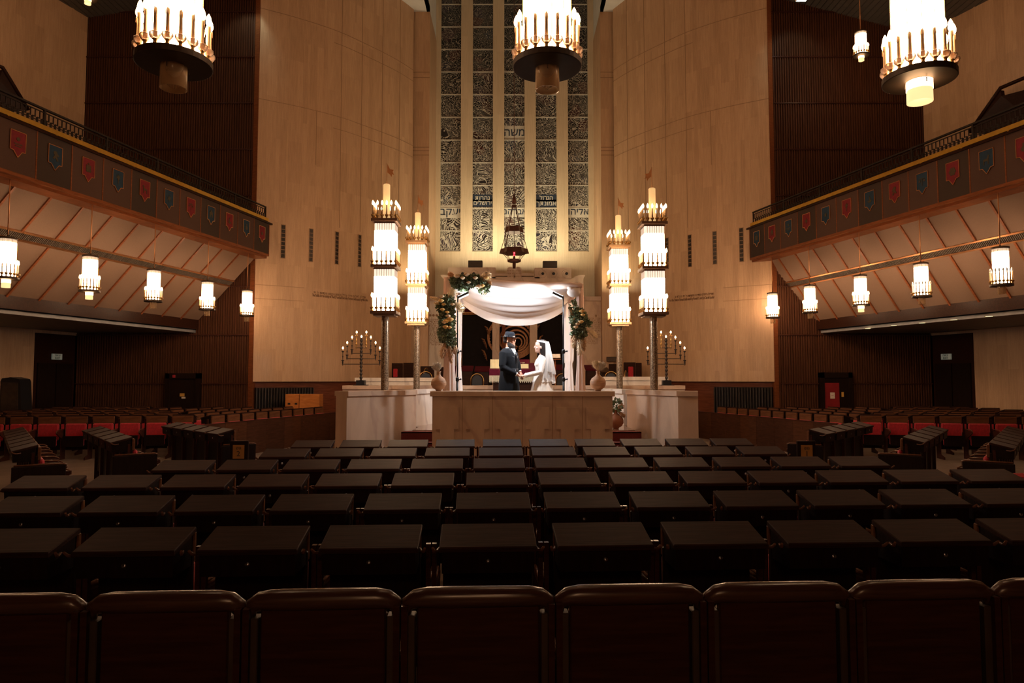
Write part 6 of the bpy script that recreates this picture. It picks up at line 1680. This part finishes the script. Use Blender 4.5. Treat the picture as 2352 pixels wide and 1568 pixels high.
# hat
tilt = Matrix.Translation((.02,0,1.655)) @ Matrix.Rotation(.10, 4, 'Y')
b = MB(); b.loft([ell((0,0),.172,.146,0,28), ell((0,0),.174,.148,.004,28), ell((0,0),.104,.088,.006,28), ell((0,0),.100,.084,.012,28)], M=tilt)
for i in range(0): pass
hb = b.build('hat_brim', M['felt'], g)
b = MB(); rr = [ell((0,0),.101,.085,.0,28), ell((0,0),.098,.082,.045,28), ell((0,0),.092,.074,.075,28), ell((-.004,0),.082,.060,.095,28), ell((-.006,0),.058,.036,.101,28), ell((-.004,0),.048,.012,.086,28)]
b.loft(rr, M=tilt); b.build('hat_crown', M['felt'], g)
b = MB(); b.loft([ell((0,0),.1035,.0875,.006,28), ell((0,0),.102,.086,.036,28)], cap0=False, cap1=False, M=tilt); b.box(-.02,.02,-.094,-.086,.006,.036,M=tilt); b.build('hat_band', M['satin'], g)
# coat
b = MB()
T = [(.42,.01,.185,.235),(.60,.01,.180,.225),(.80,.008,.170,.208),(.95,.006,.155,.192),(1.04,.006,.142,.180),(1.10,.006,.140,.182),(1.2,.006,.150,.200),(1.30,.004,.150,.212),(1.37,0,.135,.205),(1.42,-.008,.105,.165),(1.455,-.014,.078,.09)]
b.loft([[(x*(1), y, z) for (x, y, z) in ell((cx_,0), rx, ry, z, 36, .92)] for (z, cx_, rx, ry) in T])
for sh, w3, elb in ((shN, wn_, Vector((.02,-.245,1.10))), (shF, wf_, Vector((.06,.215,1.10)))):
    dirh = (w3 - elb).normalized(); wr = w3 - dirh*.085
    b.tube([(sh + Vector((0, -sh.y*.25, .015)))[:], (sh+Vector((0,0,-.02)))[:], sh.lerp(elb,.5)[:], (elb + Vector((0,0,.03)))[:], elb[:], elb.lerp(wr,.5)[:], wr[:]], [.065,.078,.066,.058,.058,.050,.042], 18)
ct = b.build('coat', M['suit'], g); remesh(ct, .011, 2)
for sh, w3, elb in ((shN, wn_, Vector((.02,-.245,1.10))), (shF, wf_, Vector((.06,.215,1.10)))):
    dirh = (w3 - elb).normalized(); wr = w3 - dirh*.085
    b = MB(); b.tube([(wr-dirh*.01)[:], (wr+dirh*.014)[:]], .037, 16); b.build('shirt_cuff', M['shirt'], g)
b = MB()   # shirt front, collar, tie, lapels
b.grid(lambda u, v: (.132 + .020*math.sin(v*PI*.6) - .075*max(0, v-.72) - .30*((u-.5)*.11*(v+.15))**2*40, (u-.5)*.11*(v*.95+.12), 1.20 + .245*v), 8, 10); b.build('shirt_front', M['shirt'], g)
b = MB(); b.lathe([(.064,0),(.060,.045)], 18, c=(.004,0,1.425), cap=False); b.build('shirt_collar', M['shirt'], g)
b = MB(); b.tube([(.165,0,1.22),(.168,0,1.32),(.145,0,1.385)], [.018,.014,.010], 8); b.build('tie', M['satin'], g)
for sy in (-1,1):
    b = MB(); b.add([(.155,sy*.012,1.17),(.165,sy*.035,1.28),(.110,sy*.060,1.43),(.060,sy*.085,1.455),(.085,sy*.105,1.40),(.138,sy*.098,1.31),(.150,sy*.060,1.23)], [(0,1,5,6),(1,2,4,5),(2,3,4)]); b.add([(.148,sy*.012,1.17),(.158,sy*.035,1.28),(.103,sy*.060,1.43),(.053,sy*.085,1.455),(.078,sy*.105,1.40),(.131,sy*.098,1.31),(.143,sy*.060,1.23)], [(6,5,1,0),(5,4,2,1),(4,3,2)]); b.build('lapel', M['satin'], g)
b = MB(); b.loft([ell((.006,0),.150,.190,1.055,36,.92), ell((.006,0),.150,.190,1.095,36,.92)], cap0=False, cap1=False); b.tube([(.155,-.02,1.07),(.165,-.03,.95),(.17,-.035,.82)], [.014,.012,.010], 8); b.build('sash', M['satin'], g)
b = MB(); b.box(.118,.124,-.115,-.075,1.305,1.325); b.build('pocket_square', M['shirt'], g)
for sy in (-1,1):
    b = MB(); b.tube([(0,sy*.09,.62),(.0,sy*.10,.35),(-.01,sy*.10,.05)], [.10,.085,.075], 14); b.build('trouser_leg', M['suit'], g)
    b = MB(); b.loft([ell((.055,sy*.10),.14,.050,.0,18), ell((.055,sy*.10),.14,.050,.03,18), ell((.03,sy*.10),.10,.046,.075,18), ell((-.01,sy*.10),.055,.045,.11,18)]); b.build('shoe', M['satin'], g)
# ---- bride
bl, brz = (.535, 12.37, ZPF), PI + .10
br_ = thing('person', 'bride in a long white dress and veil, facing the man and holding his hands', 'person', bl, brz)
wn_ = world_to(bl, brz, HN); wf_ = world_to(bl, brz, HF)
b = MB(); co = (.025, 0, 1.372); head_mb(b, co, .96, True)
b.loft([ell((-.012,0),.048,.050,1.29), ell((-.004,0),.043,.044,1.33), ell((.004,0),.044,.044,1.39), ell((.012,0),.045,.046,1.44)])
b.loft([ell((0,0),.10,.14,.86), ell((0,0),.085,.12,1.02), ell((.01,0),.10,.13,1.16), ell((0,0),.08,.145,1.27), ell((-.01,0),.05,.07,1.32)])
for sy in (-1,1):
    b.tube([(0,sy*.08,.88),(.0,sy*.09,.48),(-.01,sy*.09,.08)], [.08,.05,.036], 12); b.loft([ell((.05,sy*.09),.10,.036,.02), ell((.03,sy*.09),.08,.034,.05), ell((-.01,sy*.09),.036,.034,.10)])
sN, sF = Vector((0,.145,1.255)), Vector((0,-.145,1.255))      # her left shoulder is on the camera side
arms = ((sN, wn_, Vector((.035,.205,1.02)), 1), (sF, wf_, Vector((.06,-.185,1.02)), -1))
for sh, w3, elb, tb in arms:
    dirh = (w3 - elb).normalized(); wr = w3 - dirh*.055 + Vector((0,0,-.012))
    b.tube([sh[:], elb[:], wr[:]], [.042,.034,.023], 12); hand_mb(b, wr, dirh, Vector((0,0,-1)), .88, .65, -tb)
body = b.build('body', M['skin_f'], br_); remesh(body, .006, 2)
face_bits(br_, co, .96, True, 'hair')
# hair, headband
b = MB(); b.loft([ell((-.052,0),.050,.075,1.27,20), ell((-.045,0),.068,.080,1.33,20), ell((-.034,0),.083,.085,1.40,20), ell((-.022,0),.090,.085,1.46,20), ell((-.018,0),.095,.086,1.51,20), ell((-.012,0),.094,.084,1.56,20), ell((-.010,0),.075,.068,1.595,20), ell((-.012,0),.035,.03,1.614,20)]); hr = b.build('hair', M['hair'], br_)
b = MB(); Mh = Matrix.Translation((-.01,0,1.555)) @ Matrix.Rotation(-.25, 4, 'Y')
b.loft([ell((0,0),.104,.090,0,28), ell((0,0),.106,.092,.012,28), ell((0,0),.098,.085,.028,28), ell((0,0),.092,.080,.020,28)], cap0=False, cap1=False, M=Mh); b.build('headband', M['shirt'], br_)
# bodice and sleeves in lace
b = MB()
b.loft([ell((0,0), rx, ry, z, 28) for (z, rx, ry) in ((.93,.130,.155),(.99,.108,.138),(1.04,.100,.132),(1.12,.118,.142),(1.19,.128,.150),(1.25,.100,.155),(1.30,.062,.095),(1.335,.052,.055))])
b.sphere((.075,.06,1.165), .052, 12, 8); b.sphere((.075,-.06,1.165), .052, 12, 8)
for sh, w3, elb, tb in arms:
    dirh = (w3 - elb).normalized(); wr = w3 - dirh*.075 + Vector((0,0,-.012))
    b.tube([(sh + Vector((0,-sh.y*.25,.01)))[:], sh[:], sh.lerp(elb,.5)[:], elb[:], elb.lerp(wr,.5)[:], wr[:]], [.052,.062,.054,.050,.043,.036], 16)
    b.tube([(wr - dirh*.05)[:], wr[:]], [.036,.044], 14)
bo = b.build('lace_bodice', M['lace'], br_); remesh(bo, .010, 2)
# skirt
def skirt(u, v):
    a = 2*PI*u; z = 1.0 - 1.0*v; r0 = .112 + .20*v**.75 + .20*v**3*.5
    f = 1 + (.015 + .075*v)*math.sin(11*a + 1.2*math.sin(2*a) + v) + .03*v*math.sin(23*a)
    return (-.02*v + r0*f*math.cos(a), (r0+.03)*f*math.sin(a), z + .006)
b = MB(); b.grid(skirt, 132, 26); b.build('skirt', M['dress'], br_)
b = MB()
def over(u, v):
    a = 2*PI*u; x, y, z = skirt(u, v*.17); zz = 1.01 - .17*v
    f = 1.03 + .02*math.sin(17*a)*v; return ((x)*f, y*f, zz + .008*math.sin(24*a)*v)
b.grid(over, 96, 6); b.build('lace_peplum', M['lace'], br_)
# veil falling behind the head
def veil(u, v, k=0):
    a = PI + (u-.5)*2*PI*(.40 + .12*v); z = 1.575 - (.66 + .10*math.sin(u*PI) - k*.05)*v
    r0 = .090 + .115*v**.8 - .02*max(0, v-.8)
    f = 1 + (.03 + .10*v)*math.sin(u*34 + k) + .04*math.sin(u*61+v*4)
    zz = z + .018*math.sin(u*70)*max(0, v-.9)*10*.4
    return (-.025 + r0*f*math.cos(a)*1.05, r0*f*math.sin(a)*.95, zz)
b = MB(); b.grid(lambda u, v: veil(u, v), 90, 24); b.build('veil', M['veil'], br_)
b = MB(); b.grid(lambda u, v: tuple(Vector(veil(.04+u*.92, v*.86, 1.3))*1.0 + Vector((-.012,0,0))), 80, 20); b.build('veil_layer', M['veil'], br_)
b = MB(); b.grid(lambda u, v: tuple(Vector(veil(u, .955+.05*v)) + Vector((-.002,0,0))), 90, 2); b.build('veil_lace_edge', M['lace'], br_)
# ================= light =================
def light(kind, name, loc, energy, col, size=.2, size_y=None, rot=None, target=None, spot=None):
    L = bpy.data.lights.new(name, kind); L.energy = energy; L.color = col
    o = bpy.data.objects.new(name, L); COL.objects.link(o); o.location = loc
    if kind == 'AREA':
        L.size = size
        if size_y: L.shape = 'RECTANGLE'; L.size_y = size_y
    else: L.shadow_soft_size = size
    if spot: L.spot_size = spot; L.spot_blend = .6
    if target is not None:
        d = Vector(target) - Vector(loc); o.rotation_euler = d.to_track_quat('-Z', 'Y').to_euler()
    elif rot: o.rotation_euler = rot
    return o
WARM = (1.0, .54, .27)
# unseen lights for presumed ceiling lanterns; front pair placed to brighten the parapet
for (x, y, z, e) in ((-4.5, 5.0, 11.0, 230), (4.6, 5.0, 11.0, 230), (0, 12.5, 12.5, 50), (-9.0, 10, 9.6, 170), (9.0, 10, 9.6, 170)):
    light('POINT', 'unseen_high_lamp', (x, y, z), e, WARM, .35)
# uplights behind the ark cornice, washing the window wall
light('AREA', 'window_uplight', (.1, 25.6, 6.30), 165, (1.0, .84, .54), 4.4, .12, target=(.1, 26.2, 9))
for sx in (-1, 1):
    light('AREA', 'wall_uplight', (.05 + sx*3.0, 23.9, 5.0), 30, (1.0, .82, .48), .5, .5, target=(.05 + sx*4.1, 24.3, 9.0))
light('POINT', 'rear_hall_lamp', (0, -4.2, 4.3), 130, WARM, .4)  # unseen fill light added behind the viewpoint to lift the nearest seat backs
# video lights
for (x, y, z, sg) in LIGHTS:
    light('AREA', 'video_light_beam', (x + sg*.03, y, z - .04), 46, (.86, .93, 1.0), .16, .10, target=(x + sg*1.4, y + .55, 2.0))
    light('AREA', 'video_light_bounce', (x, y, z + .035), 1.6, (.86, .93, 1.0), .16, .10, target=(x + sg*.5, y + .3, z + 1))
# floodlights at the ceiling
for o in [q for q in COL.objects if q.name.startswith('floodlight') and q.parent is None]:
    light('SPOT', 'flood_beam', (o.location.x, o.location.y, o.location.z - .05), 40, (.75, .95, .85), .08, target=(o.location.x*1.04, YS, o.location.z - 1.2), spot=1.3)
for (px, py) in ((1993,754),(2053,747),(2118,741),(2191,734),(2272,726)):
    p = WZ(px, py, zsf); light('SPOT', 'downlight_beam', (p.x, p.y, zsf - .02), 16, (1,.62,.32), .06, target=(p.x, p.y, 0), spot=1.7)
